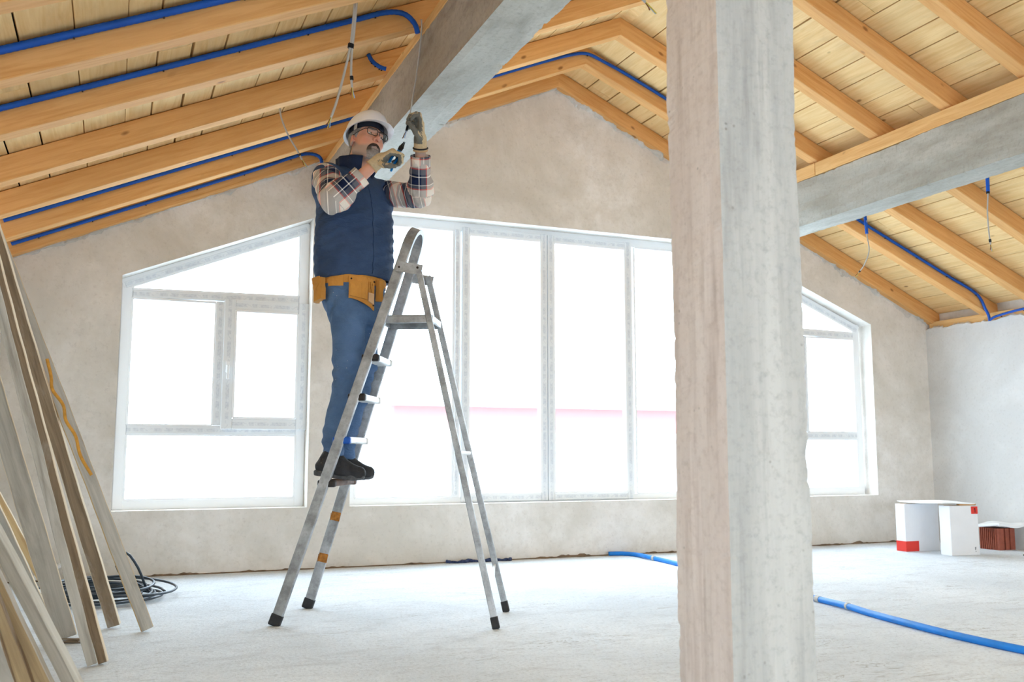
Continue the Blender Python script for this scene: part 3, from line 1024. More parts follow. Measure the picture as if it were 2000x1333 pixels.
# ------------------------------------------------------------------ boxes and bricks by the right wall
def carton(label, c, fx, w, d, h, prints):
    """c: front-left corner on the floor, fx: direction of the front's width"""
    fx = nrm(fx); fy = np.array([-fx[1], fx[0], 0.0])
    root = empty('cardboard_box', c)
    c = np.asarray(c, float)
    V, F = cbox(w, d, h, 0.003, 1)
    mb = MB(); mb.add(place(V, c + fx * w / 2 + fy * d / 2 + UP * h / 2, fx, fy, UP), F)
    mb.build('carton_body', MAT['carton'], root)
    mb = MB()                                 # top flap seam
    V, F = cbox(w * 0.99, 0.012, 0.002); mb.add(place(V, c + fx * w / 2 + fy * d / 2 + UP * (h + 0.001), fx, fy, UP), F)
    mb.build('flap_seam', MAT['carton_brown'], root)
    for nm, face, u0, u1, z0, z1, mt in prints:
        if face == 'front': o, a, n = c, fx, -fy
        else: o, a, n = c + fy * d, -fy, -fx
        V, F = cbox(u1 - u0, z1 - z0, 0.0016)
        mb = MB(); mb.add(place(V, o + a * (u0 + u1) / 2 + UP * (z0 + z1) / 2 + n * 0.0004, a, UP, n), F)
        mb.build(nm, MAT[mt], root)
    tag(root, label, 'box')
    return root
carton('white cardboard box with red bottom corner, left of the two boxes', (5.995, 6.035, 0), (1, -0.02, 0), 0.36, 0.105, 0.385,
       [('red_corner_print', 'front', 0.0, 0.135, 0.003, 0.085, 'red_print'), ('red_corner_print', 'side', 0.0, 0.105, 0.003, 0.085, 'red_print')])
carton('white cardboard box with red top corner mark, right of the two boxes', (6.085, 5.66, 0), (1, -0.10, 0), 0.27, 0.120, 0.388,
       [('red_corner_print', 'front', 0.205, 0.268, 0.322, 0.380, 'red_print'), ('small_mark', 'front', 0.240, 0.247, 0.333, 0.368, 'black_print'),
        ('small_mark', 'front', 0.234, 0.241, 0.357, 0.364, 'black_print'),
        ('small_mark', 'front', 0.225, 0.237, 0.060, 0.064, 'black_print'), ('small_mark', 'front', 0.225, 0.229, 0.040, 0.060, 'black_print'),
        ('small_mark', 'front', 0.225, 0.235, 0.048, 0.052, 'black_print'), ('small_mark', 'front', 0.228, 0.236, 0.028, 0.032, 'black_print')])
mb = MB()
V, F = cbox(0.33, 0.50, 0.007, 0.002, 1)
bm = bmesh.new(); vs = [bm.verts.new(v) for v in V]
for f in F: bm.faces.new([vs[i] for i in f])
bmesh.ops.subdivide_edges(bm, edges=bm.edges[:], cuts=6, use_grid_fill=True)
bm.verts.index_update(); V = np.array([v.co[:] for v in bm.verts]); F = [[v.index for v in f.verts] for f in bm.faces]; bm.free()
V[:, 2] += 0.006 * np.sin(V[:, 0] * 12) * np.sin(V[:, 1] * 9 + 1) + 0.012 * np.clip(-V[:, 1] - 0.1, 0, 1)
mb.add(place(V, (6.19, 5.90, 0.4045), nrm((1, -0.06, 0)), nrm((0.06, 1, 0)), UP), F)
tag(mb.build('cover_sheet', MAT['foam']), 'white foam board lying across the two cardboard boxes', 'board')
mb = MB()
V, F = cbox(0.16, 0.035, 0.012, 0.002, 1)
mb.add(place(V, (6.272, 5.668, 0.3945), nrm((1, -0.10, 0)), nrm((0.10, 1, 0)), UP), F)
tag(mb.build('card_strip', MAT['carton_brown']), 'strip of brown card under the foam board on the right box', 'card')

def brick(label, c, fx, w, d, h):
    fx = nrm(fx); fy = np.array([-fx[1], fx[0], 0.0]); c = np.asarray(c, float)
    root = empty('hollow_brick', c)
    mb = MB()
    def bx(u0, u1, v0, v1, z0, z1, mid=0):
        V, F = cbox(u1 - u0, v1 - v0, z1 - z0, 0.002, 1)
        mb.add(place(V, c + fx * (u0 + u1) / 2 + fy * (v0 + v1) / 2 + UP * (z0 + z1) / 2, fx, fy, UP), F, None, mid)
    bx(0.004, w - 0.004, 0.022, d, 0.0, h, 1)
    # webs of the perforated end seen from the front
    for u0, u1 in ((0.0, 0.055), (0.072, 0.112), (0.128, w)):
        bx(u0, u1, 0.0, 0.03, 0.0, h)
    # ribs on the side
    for k in range(9):
        v0 = 0.03 + k * (d - 0.03) / 9
        bx(-0.008, 0.02, v0, v0 + (d - 0.03) / 9 * 0.55, 0.0, h)
    mb.build('fired_body', [MAT['clay'], MAT['clay_dark']], root)
    tag(root, label, 'brick')
brick('red hollow clay brick with ribbed side, standing by the right wall', (6.803, 5.83, 0), (1, 0.0, 0), 0.180, 0.200, 0.178)
mb = MB()
V, F = cbox(0.30, 0.26, 0.022, 0.003, 1)
bm = bmesh.new(); vs = [bm.verts.new(v) for v in V]
for f in F: bm.faces.new([vs[i] for i in f])
bmesh.ops.subdivide_edges(bm, edges=bm.edges[:], cuts=7, use_grid_fill=True)
bm.verts.index_update(); V = np.array([v.co[:] for v in bm.verts]); F = [[v.index for v in f.verts] for f in bm.faces]; bm.free()
V[:, 2] += 0.012 * np.sin(V[:, 0] * 20 + 1) * np.sin(V[:, 1] * 15) - 0.03 * np.clip(np.abs(V[:, 1]) - 0.09, 0, 1)
mb.add(place(V, (6.893, 5.885, 0.206), nrm((1, -0.06, 0)), nrm((0.06, 1, 0)), UP), F)
tag(mb.build('foam_sheet', MAT['foam']), 'crumpled white foam sheet lying on the red brick', 'sheet')

# ------------------------------------------------------------------ hose, conduits and hanging cables
mb = MB()
P = [(3.62, 6.715, 0.016), (3.72, 6.69, 0.016), (3.785, 6.58, 0.016), (3.760, 6.38, 0.022), (3.775, 6.25, 0.016), (3.753, 5.97, 0.016), (3.69, 5.4, 0.016), (3.61, 4.8, 0.016),
     (3.555, 4.25, 0.016), (3.510, 3.95, 0.020), (3.478, 3.756, 0.016), (3.425, 3.45, 0.018), (3.400, 3.15, 0.016), (3.402, 2.83, 0.016), (3.45, 2.4, 0.016), (3.6, 1.9, 0.016)]
tube(mb, catmull(P, 10), 0.0165, 12)
hs = mb.build('hose', MAT['hose'], smooth=True)
for a, b in (((3.512, 3.955, 0.020), (3.508, 3.935, 0.020)), ((3.553, 4.235, 0.0165), (3.549, 4.20, 0.0165)), ((3.770, 6.30, 0.019), (3.772, 6.275, 0.018))):
    mb = MB(); tube(mb, [a, b], 0.0185, 12)
    mb.build('hose_clip', MAT['cable_grey'], hs)
tag(hs, 'bright blue hose lying across the floor behind the column', 'hose')
mb = MB()
r = np.random.default_rng(21)
xs = np.linspace(2.28, 2.78, 46)
P = np.stack([xs, YW - 0.045 + 0.012 * np.sin(xs * 31) + r.normal(0, .004, len(xs)), np.full(len(xs), 0.012)], 1)
rr = 0.005 + 0.007 * np.abs(np.sin(xs * 17 + 1)) + r.uniform(0, .003, len(xs)); P[:, 2] = rr
tube(mb, P, rr, 8)
tag(mb.build('debris_strip', MAT['debris_blue']), 'dark blue crumpled debris lying along the foot of the gable wall', 'debris')
mb = MB(); abox(mb, (6.62, 5.45, 0.0), (6.66, 5.465, 0.012), 0.003)
tag(mb.build('debris_chip', MAT['cap_black']), 'small dark chip on the floor before the red brick', 'debris')

def conduit(label, pts, r=0.0125, clips=()):
    mb = MB(); P = catmull(pts, 10); 
    # resample for the corrugation
    d = np.r_[0, np.cumsum(np.linalg.norm(np.diff(P, axis=0), axis=1))]
    n = int(d[-1] / 0.012)
    Q = np.stack([np.interp(np.linspace(0, d[-1], n), d, P[:, i]) for i in range(3)], 1)
    tube(mb, Q, r, 9, ridges=-0.07)
    o = mb.build('cable_conduit', MAT['conduit'], smooth=True)
    tag(o, label, 'conduit', 'blue conduits on the roof timbers')
    for x in np.arange(0.08, 1.0, 0.16):
        mb = MB(); p = Q[int(x * (n - 1))]
        tube(mb, [p + np.array([0, 0.004, -r - 0.002]), p + np.array([0, -r * 0.6, -r - 0.006])], 0.004, 6)
        mb.build('fixing_nail', MAT['nail'], o)
def on_rafter(i, xs, dz, r, side=-1, dy=0.0):
    yl, yr, yright = RY[i]
    out = []
    for x in xs:
        k = abs(x - AX) / 4.17
        y = yr + ((yl if x < AX else yright) - yr) * k
        out.append((x, y - r - 0.001 + dy, roof(x) + dz))
    return out
conduit('thick blue conduit along the rafter at the upper left corner', on_rafter(1, [-0.66, -0.3, 0.0, 0.3, 0.6, 0.9], 0.108, 0.016) + [(1.18, 3.735, 2.96), (1.26, 3.735, 2.962)], 0.016)
conduit('blue conduit bending down at the left face of the concrete beam', on_rafter(2, [-0.66, -0.2, 0.3, 0.7, 1.0], 0.112, 0.0135) + [(1.13, 4.325, 2.945), (1.22, 4.322, 2.955), (1.275, 4.318, 2.915), (1.294, 4.318, 2.865)], 0.0135)
conduit('short blue conduit stub hooking over the concrete beam plate', [(1.205, 4.965, 3.00), (1.225, 4.955, 2.960), (1.265, 4.945, 2.930), (1.30, 4.94, 2.922)], 0.0125)
conduit('long blue conduit crossing the ridge on the second rafter from the gable', on_rafter(5, [-0.66, -0.2, 0.4, 1.0, 1.6, 2.2, 2.8], 0.112, 0.0125) + [(3.06, 6.172, 3.795), (3.19, 6.172, 3.825), (3.32, 6.17, 3.79)] + on_rafter(5, [3.6, 4.2, 4.70], 0.112, 0.0125), 0.0125)
conduit('blue conduit along the last rafter, ending left of the man', on_rafter(6, [-0.66, -0.2, 0.3, 0.8], 0.074, 0.0125) + [(1.10, 6.658, 2.905), (1.20, 6.655, 2.935), (1.27, 6.652, 2.92), (1.29, 6.65, 2.87)], 0.0125)
conduit('blue conduit running down the right rafter to the eaves', on_rafter(5, [5.15, 5.6, 6.1, 6.6, 6.93], 0.105, 0.0125) + [(7.02, 6.02, 2.06), (7.045, 6.012, 2.0), (7.05, 6.01, 1.955)], 0.0125)
conduit('thin blue conduit along the right eaves plate', [(7.035, 5.985, 1.965), (7.040, 5.93, 1.985), (7.045, 5.7, 2.012), (7.05, 5.4, 2.02), (7.05, 5.0, 2.018), (7.05, 4.6, 2.02)], 0.011)

def hanging(label, strands, tapes=(), sleeve=None, group=None):
    first = np.array(strands[0][0][0], float)
    root = empty('hanging_cable', first)
    for pts, r in strands:
        mb = MB(); tube(mb, catmull(pts, 8), r, 8); mb.build('cable', MAT['cable_grey'], root, smooth=True)
        e, d = np.array(pts[-1], float), nrm(np.array(pts[-1], float) - np.array(pts[-2], float))
        for k, (mx, my) in enumerate(((-.004, 0), (.004, .002), (.0, -.004))):
            mb = MB(); tube(mb, [e - d * .01, e + d * 0.02 + np.array([mx, my, 0]), e + d * (0.035 + .008 * k) + np.array([mx * 2.5, my * 2, 0])], 0.0022, 6)
            mb.build('bare_wire', MAT[('wire_brown', 'wire_blue', 'wire_yellow')[k]], root)
    for a, b, r in tapes:
        mb = MB(); tube(mb, [a, b], r, 10); mb.build('tape_wrap', MAT['tape'], root)
    if sleeve:
        mb = MB(); tube(mb, catmull(sleeve, 6), 0.0115, 10); mb.build('conduit_sleeve', MAT['conduit'], root)
    tag(root, label, 'cable', 'loose grey cables hanging from the roof')
hanging('double grey cable with black tape hanging left of the man', [
    ([(0.885, 3.90, 2.86), (0.882, 3.90, 2.766), (0.876, 3.915, 2.62), (0.868, 3.92, 2.545), (0.844, 3.945, 2.41), (0.822, 3.96, 2.31), (0.803, 3.97, 2.245)], 0.0055),
    ([(0.893, 3.90, 2.86), (0.890, 3.90, 2.766), (0.884, 3.915, 2.62), (0.878, 3.92, 2.545), (0.877, 3.925, 2.45), (0.884, 3.93, 2.38)], 0.0055)],
    [((0.873, 3.918, 2.57), (0.871, 3.918, 2.552), 0.0135), ((0.862, 3.915, 2.572), (0.878, 3.915, 2.556), 0.006), ((0.880, 3.927, 2.43), (0.882, 3.928, 2.412), 0.008)])
hanging('short bent grey cable hanging from the left roof boards', [
    ([(0.748, 5.15, 2.76), (0.757, 5.14, 2.69), (0.768, 5.14, 2.630), (0.807, 5.14, 2.540), (0.854, 5.14, 2.466), (0.886, 5.14, 2.411)], 0.005)],
    [((0.870, 5.14, 2.441), (0.875, 5.14, 2.431), 0.0075)])
hanging('grey cable in a blue sleeve hanging beside the right beam, nearer one', [
    ([(5.092, 4.295, 2.64), (5.092, 4.295, 2.47), (5.088, 4.305, 2.33), (5.090, 4.305, 2.20), (5.093, 4.30, 2.12)], 0.0045)],
    [((5.092, 4.295, 2.468), (5.092, 4.296, 2.452), 0.011), ((5.091, 4.302, 2.155), (5.092, 4.301, 2.135), 0.008)], [(5.094, 4.294, 2.74), (5.093, 4.294, 2.60), (5.092, 4.295, 2.465)])
hanging('curved grey cable in a blue sleeve by the right beam, near the gable', [
    ([(5.088, 5.36, 2.52), (5.088, 5.36, 2.41), (5.092, 5.35, 2.29), (5.086, 5.40, 2.19), (5.084, 5.455, 2.145)], 0.0042)],
    [((5.085, 5.44, 2.155), (5.084, 5.45, 2.147), 0.007)], [(5.10, 5.39, 2.66), (5.090, 5.37, 2.53), (5.088, 5.36, 2.42)])
hanging('blurred grey cable end at the top picture edge left of the column', [
    ([(1.50, 2.6, 2.56), (1.512, 2.6, 2.42), (1.535, 2.6, 2.32), (1.565, 2.6, 2.29)], 0.0045)])
o = empty('hanging_cable', (1.303, 4.28, 2.87))
mb = MB()
tube(mb, catmull([(1.30, 4.278, 2.92), (1.303, 4.286, 2.865), (1.303, 4.316, 2.772), (1.302, 4.364, 2.66), (1.301, 4.43, 2.55), (1.300, 4.455, 2.487), (1.292, 4.45, 2.455), (1.287, 4.45, 2.43)], 8), 0.0042, 8)
mb.build('cable', MAT['cable_grey'], o, smooth=True)
mb = MB(); tube(mb, [(1.2875, 4.45, 2.434), (1.280, 4.448, 2.405)], 0.0062, 8); mb.build('tape_wrap', MAT['tape'], o)
for k, q in enumerate(((-.003, 0), (.004, .002), (0, -.004))):
    mb = MB(); tube(mb, [(1.281, 4.448, 2.408), (1.272 + q[0], 4.446 + q[1], 2.385), (1.266 + 2.2 * q[0], 4.444 + 2 * q[1], 2.362)], 0.0022, 6)
    mb.build('bare_wire', MAT[('wire_brown', 'foam', 'wire_blue')[k]], o)
tag(o, 'grey cable running down the concrete beam into the man\'s raised hand', 'cable', 'loose grey cables hanging from the roof')

# ------------------------------------------------------------------ the man: distance fields turned into smooth meshes
class Field:
    def __init__(self, lo, hi, h, fine=None):
        """fine: optional (lo, hi, hf) box resolved at spacing hf"""
        self.ax = []
        for i in range(3):
            a = list(np.arange(lo[i], hi[i] + h, h))
            if fine is not None:
                fl, fh, hf = fine
                a = [x for x in a if x < fl[i] - hf or x > fh[i] + hf] + list(np.arange(fl[i], fh[i] + hf, hf))
                a.sort()
            self.ax.append(np.array(a))
        self.F = np.full([len(a) for a in self.ax], 1.0, np.float32)
    def sl(self, lo, hi):
        return tuple(slice(max(0, np.searchsorted(a, l) - 1), np.searchsorted(a, u) + 1) for a, l, u in zip(self.ax, lo, hi))
    def grid(self, s):
        return np.meshgrid(*[a[q] for a, q in zip(self.ax, s)], indexing='ij', sparse=True)
    def put(self, fn, lo, hi, k=0.01, op='add', pad=0.03):
        s = self.sl(np.asarray(lo) - pad - k, np.asarray(hi) + pad + k)
        if min(q.stop - q.start for q in s) < 2: return
        X = self.grid(s)
        d = fn(*X).astype(np.float32)
        A = self.F[s]
        if op == 'add':
            h = np.maximum(k - np.abs(A - d), 0) / max(k, 1e-6)
            self.F[s] = np.minimum(A, d) - h * h * k * 0.25
        else:
            h = np.maximum(k - np.abs(A + d), 0) / max(k, 1e-6)
            self.F[s] = np.maximum(A, -d) + h * h * k * 0.25
    def cap(self, a, b, ra, rb=None, k=0.01, op='add'):
        rb = ra if rb is None else rb
        a, b = np.asarray(a, float), np.asarray(b, float)
        ab = b - a; L2 = max(ab @ ab, 1e-9)
        def fn(x, y, z):
            t = np.clip(((x - a[0]) * ab[0] + (y - a[1]) * ab[1] + (z - a[2]) * ab[2]) / L2, 0, 1)
            return np.sqrt((x - a[0] - t * ab[0]) ** 2 + (y - a[1] - t * ab[1]) ** 2 + (z - a[2] - t * ab[2]) ** 2) - (ra + (rb - ra) * t)
        r = max(ra, rb)
        self.put(fn, np.minimum(a, b) - r, np.maximum(a, b) + r, k, op)
    def ell(self, c, R, rad, k=0.01, op='add'):
        """R: 3x3 rows = local axes in world"""
        c = np.asarray(c, float); R = np.asarray(R, float); rad = np.asarray(rad, float)
        def fn(x, y, z):
            p = [(x - c[0]) * R[i][0] + (y - c[1]) * R[i][1] + (z - c[2]) * R[i][2] for i in range(3)]
            k0 = np.sqrt(sum((p[i] / rad[i]) ** 2 for i in range(3)))
            k1 = np.sqrt(sum((p[i] / rad[i] ** 2) ** 2 for i in range(3))) + 1e-9
            return k0 * (k0 - 1) / k1
        m = rad.max()
        self.put(fn, c - m, c + m, k, op)
    def rbox(self, c, R, half, r, k=0.005, op='add'):
        c = np.asarray(c, float); R = np.asarray(R, float); half = np.asarray(half, float) - r
        def fn(x, y, z):
            p = [np.abs((x - c[0]) * R[i][0] + (y - c[1]) * R[i][1] + (z - c[2]) * R[i][2]) - half[i] for i in range(3)]
            o = np.sqrt(sum(np.maximum(q, 0) ** 2 for q in p))
            return o + np.minimum(np.maximum(p[0], np.maximum(p[1], p[2])), 0) - r
        m = np.linalg.norm(half) + r
        self.put(fn, c - m, c + m, k, op)
    def column(self, zs, a, b, cx, cy, fx, k=0.02, power=2.0, tilt=0.0):
        """upright body with elliptic sections; fx = forward direction, a = half width, b = half depth"""
        fx = np.asarray(fx, float); rx = np.array([fx[1], -fx[0]])
        zs = np.asarray(zs, float)
        def fn(x, y, z):
            A = np.interp(z, zs, a); B = np.interp(z, zs, b); X = np.interp(z, zs, cx); Y = np.interp(z, zs, cy)
            u = (x - X) * rx[0] + (y - Y) * rx[1]
            v = (x - X) * fx[0] + (y - Y) * fx[1]
            q = (np.abs(u / A) ** power + np.abs(v / B) ** power) ** (1 / power)
            d = (q - 1) * np.minimum(A, B)
            zz = np.maximum(zs[0] - z, z - zs[-1])
            return np.maximum(d, zz)
        m = max(max(a), max(b))
        self.put(fn, (min(cx) - m, min(cy) - m, zs[0]), (max(cx) + m, max(cy) + m, zs[-1]), k)
    def clip(self, p, n):
        """remove everything on the side the normal points to"""
        p, n = np.asarray(p, float), np.asarray(n, float)
        x, y, z = np.meshgrid(*self.ax, indexing='ij', sparse=True)
        d = (x - p[0]) * n[0] + (y - p[1]) * n[1] + (z - p[2]) * n[2]
        self.F = np.maximum(self.F, d.astype(np.float32))
    def wrinkle(self, fn):
        x, y, z = np.meshgrid(*self.ax, indexing='ij', sparse=True)
        self.F = self.F + fn(x, y, z).astype(np.float32)
    def sample(self, P):
        i, w = [], []
        for a, p in zip(self.ax, P.T):
            j = np.clip(np.searchsorted(a, p) - 1, 0, len(a) - 2)
            i.append(j); w.append(np.clip((p - a[j]) / (a[j + 1] - a[j]), 0, 1))
        out = 0
        for dx in (0, 1):
            for dy in (0, 1):
                for dz in (0, 1):
                    out = out + self.F[i[0] + dx, i[1] + dy, i[2] + dz] * (w[0] if dx else 1 - w[0]) * (w[1] if dy else 1 - w[1]) * (w[2] if dz else 1 - w[2])
        return out
    def mesh(self, smooth=1):
        F = self.F; S = F < 0
        nx, ny, nz = F.shape
        cnt = np.zeros((nx - 1, ny - 1, nz - 1), np.int8)
        for dx in (0, 1):
            for dy in (0, 1):
                for dz in (0, 1):
                    cnt += S[dx:nx - 1 + dx, dy:ny - 1 + dy, dz:nz - 1 + dz]
        mask = (cnt > 0) & (cnt < 8)
        I, J, K = np.nonzero(mask)
        idx = np.full(mask.shape, -1, np.int64); idx[mask] = np.arange(len(I))
        acc = np.zeros((len(I), 3)); c = np.zeros(len(I))
        corners = [(dx, dy, dz) for dx in (0, 1) for dy in (0, 1) for dz in (0, 1)]
        X, Y, Z = self.ax
        for p in corners:
            for axn in range(3):
                if p[axn]: continue
                q = list(p); q[axn] = 1
                f0 = F[I + p[0], J + p[1], K + p[2]]; f1 = F[I + q[0], J + q[1], K + q[2]]
                m = (f0 < 0) != (f1 < 0)
                t = np.where(m, f0 / np.where(np.abs(f0 - f1) < 1e-12, 1, f0 - f1), 0)
                P0 = np.stack([X[I + p[0]], Y[J + p[1]], Z[K + p[2]]], 1)
                P1 = np.stack([X[I + q[0]], Y[J + q[1]], Z[K + q[2]]], 1)
                acc += np.where(m[:, None], P0 + (P1 - P0) * t[:, None], 0); c += m
        V = acc / c[:, None]
        quads = []
        for axn, (u, v) in enumerate(((1, 2), (2, 0), (0, 1))):
            a = [slice(None)] * 3; b = [slice(None)] * 3
            a[axn] = slice(0, -1); b[axn] = slice(1, None)
            ch = S[tuple(a)] != S[tuple(b)]
            e = np.argwhere(ch)
            ok = (e[:, u] > 0) & (e[:, v] > 0) & (e[:, u] < F.shape[u] - 1) & (e[:, v] < F.shape[v] - 1)
            e = e[ok]
            inside0 = S[e[:, 0], e[:, 1], e[:, 2]]
            def cell(du, dv):
                q = e.copy(); q[:, u] -= du; q[:, v] -= dv
                return idx[q[:, 0], q[:, 1], q[:, 2]]
            Q = np.stack([cell(1, 1), cell(0, 1), cell(0, 0), cell(1, 0)], 1)
            Q[~inside0] = Q[~inside0][:, ::-1]
            quads.append(Q)
        Q = np.vstack(quads)
        Q = Q[(Q >= 0).all(1)]
        for _ in range(smooth):
            s = np.zeros_like(V); n = np.zeros(len(V))
            for a, b in ((0, 1), (1, 2), (2, 3), (3, 0)):
                np.add.at(s, Q[:, a], V[Q[:, b]]); np.add.at(n, Q[:, a], 1)
                np.add.at(s, Q[:, b], V[Q[:, a]]); np.add.at(n, Q[:, b], 1)
            V = 0.5 * V + 0.5 * s / np.maximum(n, 1)[:, None]
        return V, Q

def vnormals(V, Q):
    n = np.cross(V[Q[:, 2]] - V[Q[:, 0]], V[Q[:, 3]] - V[Q[:, 1]])
    N = np.zeros_like(V)
    for i in range(4): np.add.at(N, Q[:, i], n)
    return N / (np.linalg.norm(N, axis=1)[:, None] + 1e-12)

def vcol_mat(name, rough=0.6, spec=0.3, bumpscale=0, bumpstr=0.2, var=0.0, sss=0.0):
    t = NT(name, rough, spec=spec)
    a = t.n('ShaderNodeAttribute', attribute_name='col').outputs['Color']
    p = t.pos()
    if var:
        f = t.noise(p, 90, 4, 0.7)
        a = t.mix(t.math('MULTIPLY', t.fade(f, 0.35, 0.75), var), a, (0.05, 0.05, 0.05))
    t.color(a)
    if bumpscale:
        t.bump(t.noise(p, bumpscale, 4, 0.6), bumpstr, 0.004)
    if sss:
        t.b.inputs['Subsurface Weight'].default_value = sss
        t.b.inputs['Subsurface Radius'].default_value = (0.01, 0.004, 0.002)
    return t.m
MAT['skin'] = vcol_mat('skin', 0.5, 0.35, 260, 0.12)
MAT['beard'] = vcol_mat('beard_hair', 0.8, 0.15, 420, 0.7, 0.45)
MAT['glove'] = vcol_mat('work_glove_cloth', 0.85, 0.15, 180, 0.35, 0.25)

def fabric(name, c, var=0.25, wr=0.4, rough=0.85, specks=0.0):
    t = NT(name, rough, spec=0.15)
    p = t.pos()
    f = t.noise(p, 7, 5, 0.6, 0.5)
    g = t.noise(p, 240, 3, 0.6)
    c = srgb(*c)
    col = t.ramp(f, [(0.3, tuple(x * (1 - var) for x in c)), (0.7, tuple(min(1, x * (1 + var)) for x in c))])
    if specks:
        v = t.n('ShaderNodeTexVoronoi'); v.inputs['Scale'].default_value = 42
        t.l(p, v.inputs['Vector'])
        s = t.math('MULTIPLY', t.fade(v.outputs['Distance'], 0.12, 0.06), t.fade(t.noise(p, 9, 2), 0.5, 0.6))
        col = t.mix(t.math('MULTIPLY', s, specks), col, srgb(206, 208, 210))
    t.color(col)
    h = t.math('ADD', t.noise(t.pos((1, 1, 2.6)), 16, 4, 0.55, 0.8), t.math('MULTIPLY', g, 0.10))
    t.bump(h, wr, 0.02)
    return t.m
MAT['vest'] = fabric('navy_padded_vest', (57, 76, 108), 0.2, 0.45, 0.75)
MAT['vest_dark'] = fabric('dark_navy_collar', (36, 48, 76), 0.15, 0.3, 0.75)
MAT['denim'] = fabric('blue_work_denim', (86, 112, 148), 0.2, 0.6, 0.9, 0.45)
MAT['leather'] = fabric('tan_suede_leather', (200, 142, 70), 0.14, 0.3, 0.8)
MAT['leather_pale'] = fabric('pale_leather_loop', (206, 170, 132), 0.1, 0.2, 0.8)
MAT['shoe'] = fabric('dusty_black_shoe', (52, 52, 54), 0.5, 0.4, 0.7)
MAT['shoe_sole'] = plain('dusty_shoe_sole', (86, 86, 88), 0.85, var=0.35, scale=40)
MAT['lace'] = plain('dark_lace', (40, 44, 46), 0.8)
MAT['helmet'] = plain('white_hard_hat_shell', (236, 234, 236), 0.35, spec=0.5)
MAT['headband'] = plain('dark_navy_headband', (34, 38, 50), 0.6)
MAT['spec_frame'] = plain('black_spectacle_frame', (34, 24, 24), 0.35, spec=0.5)
MAT['spec_hinge'] = plain('silver_rivet', (200, 200, 204), 0.3, 0.8)
MAT['eye'] = plain('eye_white', (222, 214, 208), 0.25, spec=0.5)
MAT['iris'] = plain('dark_iris', (70, 56, 46), 0.2, spec=0.5)
MAT['tool_steel'] = plain('blackened_tool_steel', (46, 42, 40), 0.4, 0.5)
MAT['tool_grip'] = plain('blue_tool_grip', (18, 118, 190), 0.4)
MAT['band_black'] = plain('black_wrist_band', (30, 28, 30), 0.6)
def mat_plaid():
    t = NT('checked_flannel', 0.9, spec=0.1)
    a = t.n('ShaderNodeAttribute', attribute_name='uvw')
    sep = t.n('ShaderNodeSeparateXYZ'); t.l(a.outputs['Vector'], sep.inputs['Vector'])
    NAVY, BE, GR, RED, WH = srgb(30, 40, 70), srgb(238, 228, 216), srgb(104, 106, 116), srgb(222, 104, 92), srgb(246, 244, 242)
    stops = [(0.0, NAVY), (0.20, WH), (0.235, NAVY), (0.30, GR), (0.42, GR), (0.47, RED), (0.515, BE), (0.56, BE), (0.80, RED), (0.835, GR), (0.93, WH), (0.955, NAVY)]
    def fam(s, per, ph):
        return t.ramp(t.math('FRACT', t.math('ADD', t.math('DIVIDE', s, per), ph)), stops, 'CONSTANT')
    c = t.mix(0.5, fam(sep.outputs['X'], 0.150, 0.62), fam(sep.outputs['Y'], 0.150, 0.3))
    t.color(c)
    t.bump(t.noise(t.pos(), 22, 4, 0.55, 0.6), 0.45, 0.02)
    return t.m
MAT['plaid'] = mat_plaid()

man = empty('person', lp(0.22, -0.02, 0.675))
tag(man, 'bearded man in white hard hat and navy vest standing on the ladder, holding pliers', 'person')

VH, RH = np.array([.23, .97]), np.array([.97, -.23])
def facing(deg):
    q = math.radians(deg)
    f = -VH * math.cos(q) + RH * math.sin(q)
    return nrm(np.array([f[0], f[1], 0.0]))
def rightof(f): return np.array([f[1], -f[0], 0.0])

TF = facing(40); TR = rightof(TF)              # chest
PF = facing(46); PR = rightof(PF)              # hips
CX, CY = 1.082, 4.722
sR = np.array([CX, CY, 2.175]) + TR * 0.185
sL = np.array([CX, CY, 2.165]) - TR * 0.185
eR = np.array([.918, 4.405, 2.005]); wR = np.array([1.103, 4.325, 2.188])
eL = np.array([1.392, 4.560, 2.118]); wL = np.array([1.350, 4.435, 2.347])
hipR = np.array([1.045, 4.665, 1.60]); hipL = np.array([1.135, 4.765, 1.60])
knR = lp(.274, -.045, 1.20); knL = lp(.308, .095, 1.20)
anR = lp(.203, -.040, .78); anL = lp(.222, .100, .78)
ftR = lp(.178, -.045, .70); ftL = lp(.190, .105, .70)
HC = np.array([1.128, 4.668, 2.368])           # head centre at ear level

# ---- head local frame: x right, y forward, z up
hf = facing(33); hr = rightof(hf)
pit, rol = math.radians(8), math.radians(11)
hy = nrm(hf * math.cos(pit) + UP * math.sin(pit)); hz = nrm(UP * math.cos(pit) - hf * math.sin(pit)); hx = hr
hx, hz = hx * math.cos(rol) + hz * math.sin(rol), hz * math.cos(rol) - hx * math.sin(rol)
HR = np.array([hx, hy, hz])
def hp(x, y, z): return HC + hx * x + hy * y + hz * z

